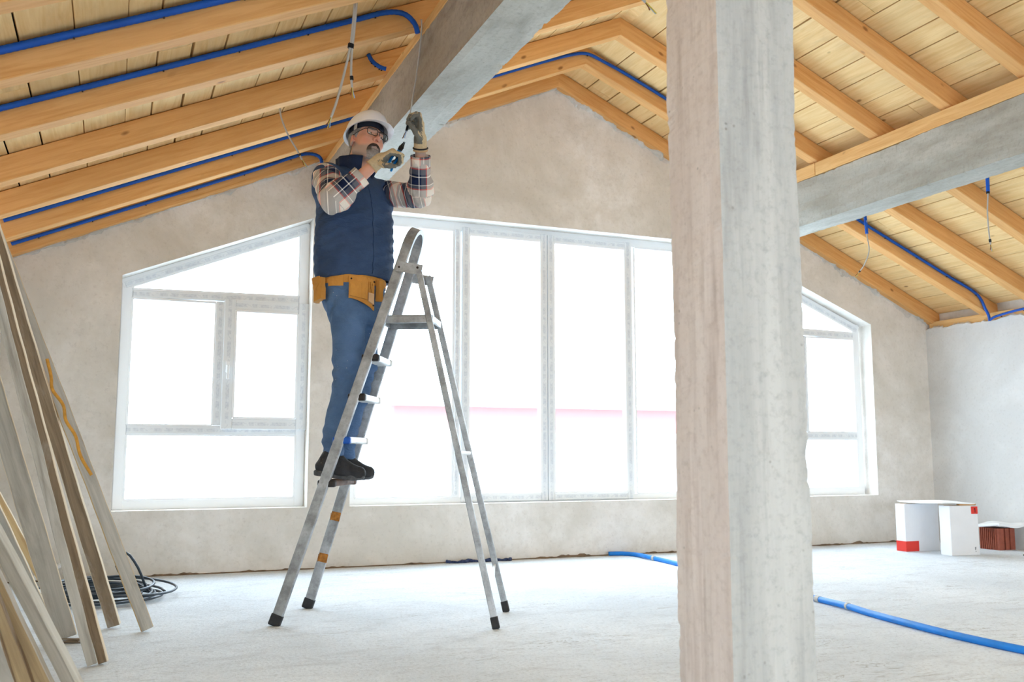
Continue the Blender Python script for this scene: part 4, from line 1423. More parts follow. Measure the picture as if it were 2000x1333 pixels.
def head_into(f, grow=0.0):
    g = grow
    E, C = f.ell, f.cap
    E(hp(0, -.012, .052), HR, (.076 + g, .096 + g, .082 + g), .02)
    E(hp(0, .030, -.018), HR, (.059 + g, .064 + g, .076 + g), .03)
    E(hp(0, .050, -.058), HR, (.040 + g, .040 + g, .036 + g), .03)
    E(hp(0, .074, -.080), HR, (.022 + g, .020 + g, .017 + g), .02)
    for s in (-1, 1):
        E(hp(s * .043, .054, .004), HR, (.020 + g, .022 + g, .020 + g), .025)
        C(hp(s * .056, -.002, -.045), hp(s * .030, .062, -.076), .018 + g, .015 + g, .025)
    C(hp(-.034, .080, .054), hp(.034, .080, .054), .012 + g, k=.02)
    C(hp(0, .084, .046), hp(0, .114, .003), .0075 + g, .0118 + g, .010)
    for s in (-1, 1):
        E(hp(s * .0130, .102, -.001), HR, (.0078 + g, .011 + g, .0078 + g), .006)
    if g == 0:
        for s in (-1, 1):
            E(hp(s * .032, .096, .034), HR, (.019, .013, .012), .014, 'sub')
            C(hp(s * .018, .081, .043), hp(s * .046, .074, .042), .0045, k=.006)     # upper lid fold
            C(hp(s * .020, .080, .025), hp(s * .044, .075, .025), .0040, k=.006)     # lower lid
            E(hp(s * .010, .110, -.0055), HR, (.004, .005, .003), .004, 'sub')
        C(hp(-.021, .086, -.037), hp(0, .0955, -.0345), .0055, .0065, .006)
        C(hp(.021, .086, -.037), hp(0, .0955, -.0345), .0055, .0065, .006)
        C(hp(-.018, .086, -.047), hp(.018, .086, -.047), .0065, k=.007)
        C(hp(-.020, .097, -.0415), hp(.020, .097, -.0415), .002, k=.004, op='sub')
        # ears
        for s in (-1, 1):
            er = np.array([hx * math.cos(.35) - hy * math.sin(.35) * s, hy * math.cos(.35) + hx * math.sin(.35) * s, hz])
            E(hp(s * .078, -.012, .012), er, (.007, .019, .031), .008)
            E(hp(s * .086, -.008, .012), er, (.004, .010, .017), .004, 'sub')
            E(hp(s * .074, .001, .006), HR, (.006, .006, .007), .006)
    C(hp(0, -.025, -.035), np.array([CX, CY, 2.22]), .058 + g, .066 + g, .03)

def arm_into(f, S, E_, W_, r0, r1, r2, r3, k=.03):
    f.cap(S, E_, r0, r1, k); f.cap(E_, W_, r1 * 1.02, r3, k)
    m = E_ + (W_ - E_) * 0.3
    f.cap(E_ + (W_ - E_) * .1, m, r2, r2, k)

# ---- one continuous body
f = Field((0.70, 4.22, 0.66), (1.52, 5.02, 2.60), 0.010, ((0.985, 4.54, 2.28), (1.235, 4.80, 2.47), 0.0026))
zs = [1.50, 1.62, 1.75, 1.9, 2.05, 2.15, 2.2, 2.24]
f.column(zs, [.110, .125, .145, .165, .172, .165, .12, .07], [.080, .090, .11, .12, .12, .10, .085, .065], [CX] * 8, [CY] * 8, TF)
f.cap(sR, sL, .052, k=.05)
for S_, E_, W_ in ((sR, eR, wR), (sL, eL, wL)):
    arm_into(f, S_, E_, W_, .048, .040, .040, .025)
    f.cap(W_ - (W_ - E_) * .05, W_, .023, .020, .01)
for h_, k_, a_ in ((hipR, knR, anR), (hipL, knL, anL)):
    f.cap(h_ + (k_ - h_) * .12, k_, .058, .040, .03); f.cap(k_, a_, .040, .030, .03)
    f.cap(a_, a_ - UP * .05, .029, .028, .03)
head_into(f)
V, Q = f.mesh(1)
N = vnormals(V, Q)
L = (V - HC) @ HR.T
base = np.array(srgb(216, 160, 136)); red = np.array(srgb(208, 128, 108)); pale = np.array(srgb(232, 184, 160))
col = np.tile(base, (len(V), 1))
def blend(mask, c):
    global col
    col = col * (1 - mask[:, None]) + np.array(c) * mask[:, None]
def blob(c, r): return np.clip(1.3 - np.linalg.norm((L - np.array(c)) / np.array(r), axis=1), 0, 1)
blend(0.6 * blob((0, .11, .005), (.02, .03, .02)), red)
for s in (-1, 1):
    blend(0.5 * blob((s * .045, .065, -.005), (.025, .03, .02)), red)
    blend(0.6 * blob((s * .08, -.01, .01), (.015, .03, .035)), red)
    blend(0.9 * np.clip(blob((s * .032, .092, .056), (.024, .02, .0055)) * 2, 0, 1), srgb(92, 70, 60))     # eyebrows
blend(0.8 * np.clip(blob((0, .092, -.041), (.024, .02, .011)) * 1.6, 0, 1), srgb(184, 108, 100))
blend(0.7 * np.clip((L[:, 2] - .085) / .02, 0, 1), pale)
# close-cropped grey stubble along the jaw
def smo(x, a, b): return np.clip((x - a) / (b - a), 0, 1)
jl = np.interp(L[:, 1], [-.02, .012, .035, .07], [.018, -.004, -.024, -.030])
st = smo(jl - L[:, 2], -.004, .012) * smo(L[:, 1], -.022, -.006) * smo(L[:, 2], -.104, -.088)
nz = .5 + .5 * np.sin(L[:, 0] * 1900 + L[:, 1] * 700) * np.sin(L[:, 2] * 1700 + L[:, 1] * 900)
blend(np.clip(st * (.62 + .35 * nz), 0, .95), srgb(164, 154, 147))
body = mk('body', V, Q, MAT['skin'], man, None, None, col, True)

# eyes
for s in (-1, 1):
    e = hp(s * .0310, .0745, .035)
    gd = nrm(hy - hx * .30 + hz * .12)
    ff = Field(e - .02, e + .02, .0016); ff.cap(e, e + UP * 1e-4, .0115)
    V, Q = ff.mesh(1)
    ey = mk('eye', V, Q, MAT['eye'], man, None, smooth=True)
    ff = Field(e - .02, e + .02, .0012); ff.cap(e + gd * .0072, e + gd * .0074, .0055)
    V, Q = ff.mesh(1)
    mk('iris', V, Q, MAT['iris'], ey, None, smooth=True)

# beard and hair: thin layers over the head, feathered at their edges
def sm(x, a, b): return np.clip((x - a) / (b - a), 0, 1)
def tz(y): return .11 * y
def shell(name, grow, keep, colfn, mat, h=.0026, noise=.0009, feather=.007):
    ff = Field(HC - .14, HC + .15, h)
    head_into(ff, 0.0)
    x, y, z = np.meshgrid(*ff.ax, indexing='ij', sparse=True)
    P = [(x - HC[0]) * HR[i][0] + (y - HC[1]) * HR[i][1] + (z - HC[2]) * HR[i][2] for i in range(3)]
    n = noise * (np.sin(P[0] * 1500 + P[2] * 500) * np.sin(P[2] * 620 + P[1] * 510))
    kp = keep(*P)
    ff.F = np.maximum(ff.F + n - .0005 - grow * sm(-kp, 0, feather), kp).astype(np.float32)
    V, Q = ff.mesh(1)
    L = (V - HC) @ HR.T
    return mk(name, V, Q, mat, man, None, None, colfn(L), True)
def beard_keep(x, y, z):
    ax_ = np.abs(x)
    # goatee and moustache joined at the corners of the mouth
    outer = np.sqrt((x / .041) ** 2 + ((z + .064) / .047) ** 2) - 1
    d = outer * .041
    lip = (np.sqrt((x / .021) ** 2 + ((z + .0445 + 8 * x * x) / .0058) ** 2) - 1) * .0058
    d = np.maximum(d, -lip)
    soul = np.maximum(ax_ - .022 + .0 * z, np.abs(z + .056) - .004)
    d = np.maximum(d, z + .0185 + .12 * ax_)
    d = np.maximum(d, -(y - .045))
    d = np.maximum(d, -(z + .104) + .25 * np.clip(.075 - y, 0, 1))
    return d
def beard_col(L):
    g = np.array(srgb(158, 148, 142)); dk = np.array(srgb(72, 56, 48)); lt = np.array(srgb(196, 190, 186))
    c = np.tile(g, (len(L), 1))
    m = sm(L[:, 2], -.050, -.038)
    c = c * (1 - m[:, None]) + dk * m[:, None]
    m = sm(np.abs(L[:, 0]), .018, .026) * sm(-np.abs(L[:, 2] + .05), -.025, -.012) * .8
    c = c * (1 - m[:, None]) + dk * m[:, None]
    m = sm(-L[:, 2], .075, .092) * .5
    return c * (1 - m[:, None]) + lt * m[:, None]
shell('beard', .0042, beard_keep, beard_col, MAT['beard'])
def hair_keep(x, y, z):
    d = np.maximum(y - np.interp(z, [-.03, .02, .05, .09], [-.022, .012, .035, .045]), -(z - np.interp(y, [-.1, -.02, .012], [-.05, -.02, .018])))
    d = np.maximum(d, -(np.abs(x) - .02))
    ear = np.sqrt(((y + .012) / 1.0) ** 2 + ((z - .010) / 1.4) ** 2) - .023
    return np.maximum(d, -ear)
shell('hair', .006, hair_keep, lambda L: np.tile(np.array(srgb(150, 146, 142)), (len(L), 1)), MAT['beard'])

# hard hat
def hat():
    nphi, nt = 64, 14
    def rim(phi):
        c, s = math.cos(phi), math.sin(phi)             # phi 0 = front
        return np.array([.104 * s, .128 * c - .006, 0])
    cz = .078
    V, F = [], []
    for i in range(nt + 1):
        q = i / nt * math.pi / 2
        for j in range(nphi):
            p = 2 * math.pi * j / nphi
            r = rim(p)
            sc = math.cos(q) ** 0.82
            z = .112 * math.sin(q) ** 0.92
            ridge = 0.004 * math.exp(-((r[0] * sc) / .010) ** 2) + .0035 * math.exp(-((abs(r[0] * sc) - .034) / .008) ** 2)
            z += ridge * sm(z, .05, .1) if z > .05 else 0
            V.append(hp(r[0] * sc, r[1] * sc, cz + z + tz(r[1]) * math.cos(q)))
    for i in range(nt):
        for j in range(nphi):
            k = (j + 1) % nphi
            F.append([i * nphi + j, i * nphi + k, (i + 1) * nphi + k, (i + 1) * nphi + j])
    n0 = len(V)
    # inner skin
    for i in range(nt + 1):
        q = i / nt * math.pi / 2
        for j in range(nphi):
            p = 2 * math.pi * j / nphi
            r = rim(p) * 0.965
            V.append(hp(r[0] * math.cos(q) ** .82, r[1] * math.cos(q) ** .82, cz + .107 * math.sin(q) ** .92 + tz(r[1]) * math.cos(q)))
    for i in range(nt):
        for j in range(nphi):
            k = (j + 1) % nphi
            F.append([n0 + i * nphi + j, n0 + (i + 1) * nphi + j, n0 + (i + 1) * nphi + k, n0 + i * nphi + k])
    for j in range(nphi):
        k = (j + 1) % nphi
        F.append([j, n0 + j, n0 + k, k])
    h = mk('hard_hat', V, F, MAT['helmet'], man, None, smooth=True)
    # brim
    V, F = [], []
    for j in range(nphi):
        p = 2 * math.pi * j / nphi
        r = rim(p); fr = max(0, math.cos(p)) ** 2.2
        out = .007 + .044 * fr
        d = nrm(np.array([r[0], r[1] + .006, 0]))
        e = r + d * out
        drop = -.006 - .014 * fr
        ct = cz + tz(r[1]); V += [hp(r[0] * .99, r[1] * .99, ct + .006), hp(*(e + np.array([0, 0, ct + drop + .002]))), hp(*(e + np.array([0, 0, ct + drop - .003]))), hp(r[0] * .96, r[1] * .96, ct - .002)]
    for j in range(nphi):
        k = (j + 1) % nphi
        for a in range(4):
            b = (a + 1) % 4
            F.append([j * 4 + a, j * 4 + b, k * 4 + b, k * 4 + a])
    o = mk('brim', V, F, MAT['helmet'], h, None, smooth=False); fix_normals(o)
    # headband seen under the brim
    V, F = [], []
    for j in range(nphi + 1):
        p = 2 * math.pi * j / nphi
        fr = max(0, math.cos(p))
        a = np.array([.0835 * math.sin(p), .1035 * math.cos(p) - .010])
        lo, hi = (.062 + .012 * fr), .100 + .006 * fr
        for q, zz in ((1, lo), (1, hi), (.965, hi), (.965, lo)):
            V.append(hp(a[0] * q, a[1] * q, zz))
    for j in range(nphi):
        for a in range(4):
            b = (a + 1) % 4
            F.append([j * 4 + a, j * 4 + b, j * 4 + 4 + b, j * 4 + 4 + a])
    o = mk('headband', V, F, MAT['headband'], h); fix_normals(o)
    o['label'] = 'dark navy inner headband'
    for s in (-1, 1):
        mb = MB()
        V, F = cbox(.006, .022, .034, .002)
        mb.add(place(V, hp(s * .090, .030, .070), nrm(hx + hy * .35 * s * -1), nrm(hy), hz), F)
        mb.build('harness_clip', MAT['cable_grey'], h)
hat()

# spectacles
def specs():
    mb = MB()
    for s in (-1, 1):
        c = np.array([s * .0335, .107, .031])
        P = []
        for a in np.linspace(0, 2 * math.pi, 33)[:-1]:
            ca, sa = math.cos(a), math.sin(a)
            x = .0275 * abs(ca) ** .45 * (1 if ca >= 0 else -1)
            z = .0185 * abs(sa) ** .45 * (1 if sa >= 0 else -1)
            P.append(hp(c[0] + x, c[1] - abs(c[0] + x) * .18 + .006, c[2] + z))
        P.append(P[0]); 
        tube(mb, P, .0019, 8)
        # temple
        tube(mb, [hp(s * .061, .101, .040), hp(s * .070, .092, .041), hp(s * .079, .03, .040), hp(s * .081, -.005, .036), hp(s * .080, -.022, .020)], .0020, 8)
    tube(mb, catmull([hp(-.0075, .113, .036), hp(0, .1145, .039), hp(.0075, .113, .036)], 4), .0019, 8)
    g = mb.build('glasses', MAT['spec_frame'], man, smooth=True)
    for s in (-1, 1):
        P = []
        for a in np.linspace(0, 2 * math.pi, 25)[:-1]:
            ca, sa = math.cos(a), math.sin(a)
            x = s * .0335 + .0268 * abs(ca) ** .45 * (1 if ca >= 0 else -1); z = .031 + .018 * abs(sa) ** .45 * (1 if sa >= 0 else -1)
            P.append((x, .107 - abs(x) * .18 + .006, z))
        V = [hp(*p) for p in P] + [hp(p[0], p[1] + .001, p[2]) for p in P]
        n = len(P)
        F = [list(range(n))[::-1], list(range(n, 2 * n))] + [[i, (i + 1) % n, (i + 1) % n + n, i + n] for i in range(n)]
        mk('lens', V, F, MAT['glass'], g)
specs()

# ---- vest
f = Field((0.80, 4.46, 1.60), (1.40, 5.00, 2.34), 0.0065)
zs = [1.660, 1.70, 1.78, 1.88, 1.98, 2.08, 2.15, 2.20, 2.245]
f.column(zs, [.196, .204, .210, .211, .210, .202, .175, .125, .085], [.154, .162, .172, .174, .165, .142, .118, .095, .078], [CX + .010] * 5 + [CX + .005] * 2 + [CX] * 2, [CY] * 9, TF, power=2.25)
f.cap(sR - TR * .02, sL + TR * .02, .066, k=.05)
f.cap(sR - TR * .015, sR - TR * .02 - UP * .06, .074, .08, .04); f.cap(sL + TR * .015, sL + TR * .02 - UP * .06, .072, .08, .04)
def vest_w(x, y, z):
    u = (x - CX) * TR[0] + (y - CY) * TR[1]; v = (x - CX) * TF[0] + (y - CY) * TF[1]
    a = np.arctan2(u, v)
    env = np.clip((2.12 - z) / .1, 0, 1)
    return env * (.0024 * np.sin(z * 62 + 1.7 * np.sin(a * 3) + .6 * np.sin(a * 7 + 2)) * (.6 + .4 * np.sin(a * 2.3 + 1)) + .0022 * np.sin(z * 120 + a * 9) + .003 * np.sin(a * 6 + z * 14))
f.wrinkle(vest_w)
hollow = f.F + .016
zz = f.ax[2][None, None, :]
f.F = np.where(zz < 1.74, np.maximum(f.F, -hollow), f.F)
f.clip((CX, CY, 1.662), nrm(-UP + TF * .10))
V, Q = f.mesh(2)
vest = mk('vest', V, Q, MAT['vest'], man, None, smooth=True)
fvest = f
def vest_surface(ang, z, out=0.0):
    """point on the vest around the waist; ang from the front towards the man's right"""
    d = TF * math.cos(ang) + TR * math.sin(ang)
    ts = np.linspace(.05, .32, 110)
    v = fvest.sample(np.array([CX, CY, z]) + ts[:, None] * d)
    i = np.nonzero(v < 0)[0]
    return np.array([CX, CY, z]) + d * ((ts[i[-1]] if len(i) else .17) + out)
# front placket and zip
def strip(name, parent, angs, zlist, surf, out, thick, mat):
    """thin raised patch following a surface; angs = (left fn, right fn) of z"""
    V, F = [], []
    for z in zlist:
        for (a, o) in ((angs[0](z), 0), (angs[0](z), 1), ((angs[0](z) + angs[1](z)) / 2, 1), (angs[1](z), 1), (angs[1](z), 0)):
            V.append(surf(a, z, out + (thick if o else -.004)))
    for i in range(len(zlist) - 1):
        for j in range(4):
            F.append([i * 5 + j, i * 5 + j + 1, i * 5 + j + 6, i * 5 + j + 5])
    o = mk(name, V, F, mat, parent, None, smooth=False); fix_normals(o)
    return o
zl = np.arange(1.688, 2.155, .012)
strip('front_flap', vest, (lambda z: -.10 + .01 * math.sin(z * 20), lambda z: .075 + .012 * math.sin(z * 17)), zl, vest_surface, 0.0, .006, MAT['vest'])
# standing collar, open at the front
V, F = [], []
angs = np.linspace(math.radians(24), math.radians(336), 40)
NB = np.array([CX, CY, 2.222])
for i, a in enumerate(angs):
    d = TF * math.cos(a) + TR * math.sin(a)
    op = math.exp(-((min(a, 2 * math.pi - a) - .42) / .5) ** 2)
    for (r, z) in ((.084, -.03), (.098 + .02 * op, .035), (.100 + .034 * op, .082 - .01 * op), (.090 + .034 * op, .084 - .01 * op), (.084 + .02 * op, .035), (.070, -.03)):
        V.append(NB + d * (r + .004 * math.sin(a * 9)) + UP * z + TF * .012)
m = 6
for i in range(len(angs) - 1):
    for j in range(m):
        k = (j + 1) % m
        F.append([i * m + j, i * m + k, (i + 1) * m + k, (i + 1) * m + j])
F += [list(range(m)), [(len(angs) - 1) * m + j for j in range(m)][::-1]]
o = mk('collar', V, F, MAT['vest_dark'], vest, None, smooth=True); fix_normals(o)
o['label'] = 'dark navy standing collar'

# ---- shirt sleeves
def sleeve(S_, E_, C_, lo, hi, r, nm):
    f = Field(lo, hi, 0.0055)
    f.cap(S_, E_, r[0], r[1], .02); f.cap(E_, C_, r[1], r[2], .02)
    f.cap(E_ + nrm(S_ - E_) * .03, E_ + nrm(C_ - E_) * .04, r[1] * 1.03, r[1] * 1.0, .02)
    ua, ub = nrm(E_ - S_), nrm(C_ - E_)
    def wr(x, y, z):
        ta = (x - S_[0]) * ua[0] + (y - S_[1]) * ua[1] + (z - S_[2]) * ua[2]
        tb = (x - E_[0]) * ub[0] + (y - E_[1]) * ub[1] + (z - E_[2]) * ub[2]
        near = np.exp(-(((x - E_[0]) ** 2 + (y - E_[1]) ** 2 + (z - E_[2]) ** 2) / .012))
        return .0045 * near * np.sin(ta * 95 + x * 60 + z * 40) + .0028 * np.sin(tb * 75 + z * 50 + y * 30) + .003 * np.sin(x * 55 + y * 40 + z * 35)
    f.wrinkle(wr)
    f.clip(C_, ub)
    V, Q = f.mesh(2)
    # cloth coordinates: along the sleeve, and around it
    LA, LB = np.linalg.norm(E_ - S_), np.linalg.norm(C_ - E_)
    ta = np.clip((V - S_) @ ua / LA, -0.5, 1); tb = np.clip((V - E_) @ ub / LB, -0.4, 1.2)
    da = np.linalg.norm(V - (S_ + np.clip(ta, 0, 1)[:, None] * (E_ - S_)), axis=1); db = np.linalg.norm(V - (E_ + np.clip(tb, 0, 1)[:, None] * (C_ - E_)), axis=1)
    isb = db < da
    cdir = np.array([-VH[0], -VH[1], -.3])
    def across(P, o, u): return (P - o) @ nrm(np.cross(u, cdir))
    ang = np.where(isb, across(V, E_, ub), across(V, S_, nrm(ua * .4 - UP)))
    U = np.stack([np.where(isb, LA + tb * LB, ta * LA), ang * 1.1, np.zeros(len(V))], 1)
    o = mk(nm, V, Q, MAT['plaid'], man, None, U, smooth=True)
    # cuff
    w = nrm(np.cross(ub, UP)); q = np.cross(ub, w)
    Vc, Fc, Uc = [], [], []
    n = 28
    for i in range(n + 1):
        a = 2 * math.pi * i / n
        d = w * math.cos(a) + q * math.sin(a)
        for (rr, t) in ((r[2] + .005, -.055), (r[2] + .006, .004), (r[2] + .001, .005), (r[2] - .004, -.05)):
            Vc.append(C_ + d * rr + ub * t); Uc.append((LA + LB + t, a * .05, 0))
    for i in range(n):
        for j in range(4):
            k = (j + 1) % 4
            Fc.append([i * 4 + j, i * 4 + k, i * 4 + 4 + k, i * 4 + 4 + j])
    c = mk('cuff', Vc, Fc, MAT['plaid'], o, None, Uc, smooth=True); fix_normals(c)
cR = eR + (wR - eR) * 0.62; cL = eL + (wL - eL) * 0.74
sleeve(sR - TR * .01, eR, cR, (0.78, 4.22, 1.86), (1.22, 4.82, 2.30), (.074, .066, .046), 'sleeve')
sleeve(sL, eL, cL, (1.10, 4.36, 1.98), (1.52, 5.0, 2.36), (.070, .061, .045), 'sleeve')

# ---- trousers
f = Field((0.78, 4.44, 0.66), (1.36, 5.00, 1.76), 0.0075)
zs = [1.44, 1.50, 1.56, 1.64, 1.70, 1.74]
f.column(zs, [.118, .148, .169, .177, .172, .166], [.095, .118, .134, .141, .138, .132], [1.10, 1.097] + [1.09] * 4, [4.716] * 6, PF, .07, 2.2)
for h_, k_, a_ in ((hipR, knR, anR), (hipL, knL, anL)):
    f.cap(h_, k_ + UP * .04, .104, .070, .018)
    f.cap(k_ + UP * .02, a_ + UP * .10, .066, .055, .016)
    f.cap(a_ + UP * .12, a_ + UP * .0, .055, .053, .02)
    f.cap(k_ - LD * .006 + UP * .13, k_ - LD * .008 + UP * .06, .072, .074, .02)
    f.cap(k_ - LD * .020 - UP * .012, k_ - LD * .018 - UP * .13, .057, .052, .008)   # bellows behind the knee
def pw(x, y, z):
    s = (x - LM[0]) * LD[0] + (y - LM[1]) * LD[1]; w = (x - LM[0]) * LW[0] + (y - LM[1]) * LW[1]
    kn = np.exp(-((z - 1.19) / .07) ** 2); an = np.exp(-((z - .86) / .08) ** 2); hp_ = np.exp(-((z - 1.52) / .07) ** 2)
    return .0065 * kn * np.sin(z * 95 + s * 60 + w * 25) + .005 * an * np.sin(z * 105 + s * 50 - w * 30) + .0060 * hp_ * np.sin(z * 60 - s * 70 + w * 40) + .0034 * np.sin(s * 60 + z * 22 + w * 33)
f.wrinkle(pw)
f.clip(lp(.21, 0, .785), nrm(-UP - LD * 0.22 - LW * .12))
# keep a slit between the legs
V, Q = f.mesh(2)
tr = mk('trousers', V, Q, MAT['denim'], man, None, smooth=True)
ftr = f

# ---- tool belt
BC = np.array([1.09, 4.716])
def belt_surface(ang, z, out=0.0):
    d = PF * math.cos(ang) + PR * math.sin(ang)
    c = np.array([BC[0], BC[1], z])
    lo, hi = 0.03, 0.36
    ts = np.linspace(lo, hi, 70)
    v = ftr.sample(c + ts[:, None] * d)
    i = np.nonzero(v < 0)[0]
    r = ts[i[-1]] if len(i) else .15
    return c + d * (r + out)
def patch(name, parent, a0, a1, ztop, zbot, out, thick, mat, nu=14, nv=8, hang=True):
    """leather panel hung on the belt: follows the hips at its top and hangs straight down"""
    V, F = [], []
    for side in (0, 1):
        for i in range(nu + 1):
            a = a0 + (a1 - a0) * i / nu
            zt, zb = ztop(i / nu), zbot(i / nu)
            for j in range(nv + 1):
                z = zt + (zb - zt) * j / nv
                p = belt_surface(a, max(z, 1.60) if hang else z, out + (thick if side else 0.0))
                p = np.array([p[0], p[1], z])
                V.append(p)
    n = (nu + 1) * (nv + 1)
    for i in range(nu):
        for j in range(nv):
            q = i * (nv + 1) + j
            F.append([q, q + 1, q + nv + 2, q + nv + 1])
            F.append([n + q, n + q + nv + 1, n + q + nv + 2, n + q + 1])
    for i in range(nu):
        for j in (0, nv):
            q = i * (nv + 1) + j
            F.append([q, q + nv + 1, n + q + nv + 1, n + q])
    for i in (0, nu):
        for j in range(nv):
            q = i * (nv + 1) + j
            F.append([q, q + 1, n + q + 1, n + q])
    o = mk(name, V, F, mat, parent, None); fix_normals(o)
    return o
tb = empty('tool_belt', (1.09, 4.716, 1.64)); tb.parent = man; tb.location = (np.array([1.09, 4.716, 1.64]) - WORLD['person']).tolist()
cst = lambda v: (lambda t: v)
patch('belt', tb, -math.pi, math.pi, cst(1.686), cst(1.636), .003, .005, MAT['leather'], 48, 3)

# belt pouches
def stitched(parent, a0, a1, z0, z1, out):
    mb = MB()
    for (aa, za), (ab_, zb) in (((a0, z0), (a0, z1)), ((a1, z0), (a1, z1)), ((a0, z0), (a1, z0))):
        P = []
        for t in np.linspace(0, 1, 14):
            a, z = aa + (ab_ - aa) * t, za + (zb - za) * t
            p = belt_surface(a, max(z, 1.60), out); P.append((p[0], p[1], z))
        tube(mb, P, .0018, 6)
    return mb
PO = .50
mp = patch('pouch', tb, PO + .42, PO - .42, lambda t: 1.668 - .004 * t, lambda t: 1.555 - .050 * t ** 1.6, .014, .007, MAT['leather'])
patch('pouch_pocket', mp, PO + .38, PO - .10, cst(1.640), lambda t: 1.566 - .012 * t, .021, .014, MAT['leather'], 12, 6)
patch('tool_loop', mp, PO - .15, PO - .33, lambda t: 1.59 - .004 * t, lambda t: 1.548 - .016 * t, .021, .012, MAT['leather_pale'], 6, 4)
for k in range(3):
    patch('nail_slot', mp, PO - .16 - .06 * k, PO - .195 - .06 * k, cst(1.645), cst(1.592), .021, .006, MAT['leather'], 3, 4)
for (a, z) in ((PO + .36, 1.652), (PO + .36, 1.585), (PO - .38, 1.648), (PO - .38, 1.53)):
    p = belt_surface(a, max(z, 1.6), .021); d = PF * math.cos(a) + PR * math.sin(a)
    mb = MB(); p = np.array([p[0], p[1], z]); tube(mb, [p - d * .003, p + d * .003], .0045, 10)
    mb.build('rivet', MAT['nail'], mp)
pp = patch('pouch', tb, 2.02, 1.60, cst(1.662), lambda t: 1.545 + .01 * t, .014, .030, MAT['leather'])
patch('pouch_flap', pp, 2.00, 1.63, lambda t: 1.666, lambda t: 1.640 - .03 * math.sin(t * math.pi), .044, .004, MAT['leather'], 10, 4)
patch('belt_tab', tb, 1.50, 1.08, cst(1.664), cst(1.618), .009, .004, MAT['leather'], 8, 4)
sp = patch('holster', tb, -.04, -.24, cst(1.660), cst(1.556), .012, .024, MAT['leather'], 8, 6)
mb = MB()
p = belt_surface(2.10, 1.60, .024)
tube(mb, [p + UP * (-.055), p + UP * .02], .011, 12)
mb.build('wooden_tool_handle', MAT['leather_pale'], tb)

# ---- gloved hands
GREY, BEIGE = np.array(srgb(118, 116, 108)), np.array(srgb(208, 186, 150))
def hand(name, W, E_, d, n, curls, thumb, hs=1.0):
    d = nrm(d); n = np.asarray(n, float); n = nrm(n - d * (n @ d)); k = np.cross(d, n)
    # k must point from the little finger towards the index finger: caller fixes sign through n and side
    k = k * hs
    caps = []                                   # (a, b, ra, rb, palmdir, tipness)
    base = [(.034, .092), (.0115, .096), (-.011, .091), (-.032, .080)]
    lens = [(.045, .028, .022), (.050, .031, .023), (.046, .029, .022), (.037, .022, .020)]
    rad = [.0118, .0120, .0115, .0105]
    fl = []
    for (kk, dd), ln, r, cu in zip(base, lens, rad, curls):
        p = W + k * kk + d * dd
        fl.append((W + k * kk * .45 + d * .012 - n * .002, p, .0165, .0145, n, 0))
        a = 0
        for j in range(3):
            a += math.radians(cu[j])
            dr = d * math.cos(a) + n * math.sin(a)
            pd = n * math.cos(a) - d * math.sin(a)
            q = p + dr * ln[j]
            rr = r * (1.02 - .07 * j)
            caps.append((p, q, rr, rr * .95, pd, j))
            p = q
    tp = W + k * .030 + d * .022 + n * .012
    prev = tp
    tc = []
    for j, (td, tl) in enumerate(thumb):
        v = nrm(d * td[0] + k * td[1] + n * td[2])
        q = prev + v * tl
        tc.append((prev, q, .0150 - .0018 * j, .0138 - .0018 * j, nrm(n + d * .01 - k * .6), j))
        prev = q
    lo = np.min([np.minimum(a[0], a[1]) for a in caps + fl + tc], 0) - .08
    hi = np.max([np.maximum(a[0], a[1]) for a in caps + fl + tc], 0) + .08
    f = Field(lo, hi, 0.0026)
    for a in fl: f.cap(a[0], a[1], a[2], a[3], .014)
    f.cap(W + k * .018 + d * .03 + n * .010, W + k * .02 + d * .05 + n * .010, .017, .014, .016)
    f.cap(W - k * .02 + d * .02 + n * .008, W - k * .024 + d * .06 + n * .006, .014, .012, .016)
    fb = nrm(W - E_)
    f.cap(W - fb * .040, W + d * .02, .034, .031, .015)
    for a in caps: f.cap(a[0], a[1], a[2], a[3], .0045)
    for a in tc: f.cap(a[0], a[1], a[2], a[3], .010)
    f.wrinkle(lambda x, y, z: .0009 * np.sin(x * 420 + z * 200) * np.sin(y * 380 + z * 330))
    f.clip(W - fb * .040, -fb)
    V, Q = f.mesh(1)
    N = vnormals(V, Q)
    # grey rubber on the palm and finger pads, pale cloth on the back
    best = np.full(len(V), 9.0); g = np.zeros(len(V))
    for a in caps + fl + tc:
        ab = a[1] - a[0]
        t = np.clip((V - a[0]) @ ab / (ab @ ab), 0, 1)
        c = a[0] + t[:, None] * ab
        dd = np.linalg.norm(V - c, axis=1) - a[2]
        m = dd < best
        best = np.where(m, dd, best)
        isf = any(a is q for q in caps)
        lim = [-.25, -.60, -.95][a[5]] if isf else (-.9 if any(a is q for q in tc) else -.02)
        g = np.where(m, (N @ a[4]) > lim, g)
    incuff = (V - W) @ fb < .0
    g = np.where(incuff, 0, g)
    col = np.where(g[:, None] > .5, GREY, BEIGE)
    o = mk(name, V, Q, MAT['glove'], man, None, None, col, True)
    # elastic cuff edge
    mb = MB()
    w = nrm(np.cross(fb, UP)); q = np.cross(fb, w)
    P = [W - fb * .038 + (w * math.cos(a) + q * math.sin(a)) * .0345 for a in np.linspace(0, 2 * math.pi, 25)]
    tube(mb, P, .003, 8)
    mb.build('glove_cuff', MAT['leather_pale'], o, smooth=True)
    return o, d, n, k
r3, u3, a3 = np.array([RH[0], RH[1], 0]), UP, np.array([VH[0], VH[1], 0])
def rua(r_, u_, a_): return r3 * r_ + u3 * u_ + a3 * a_
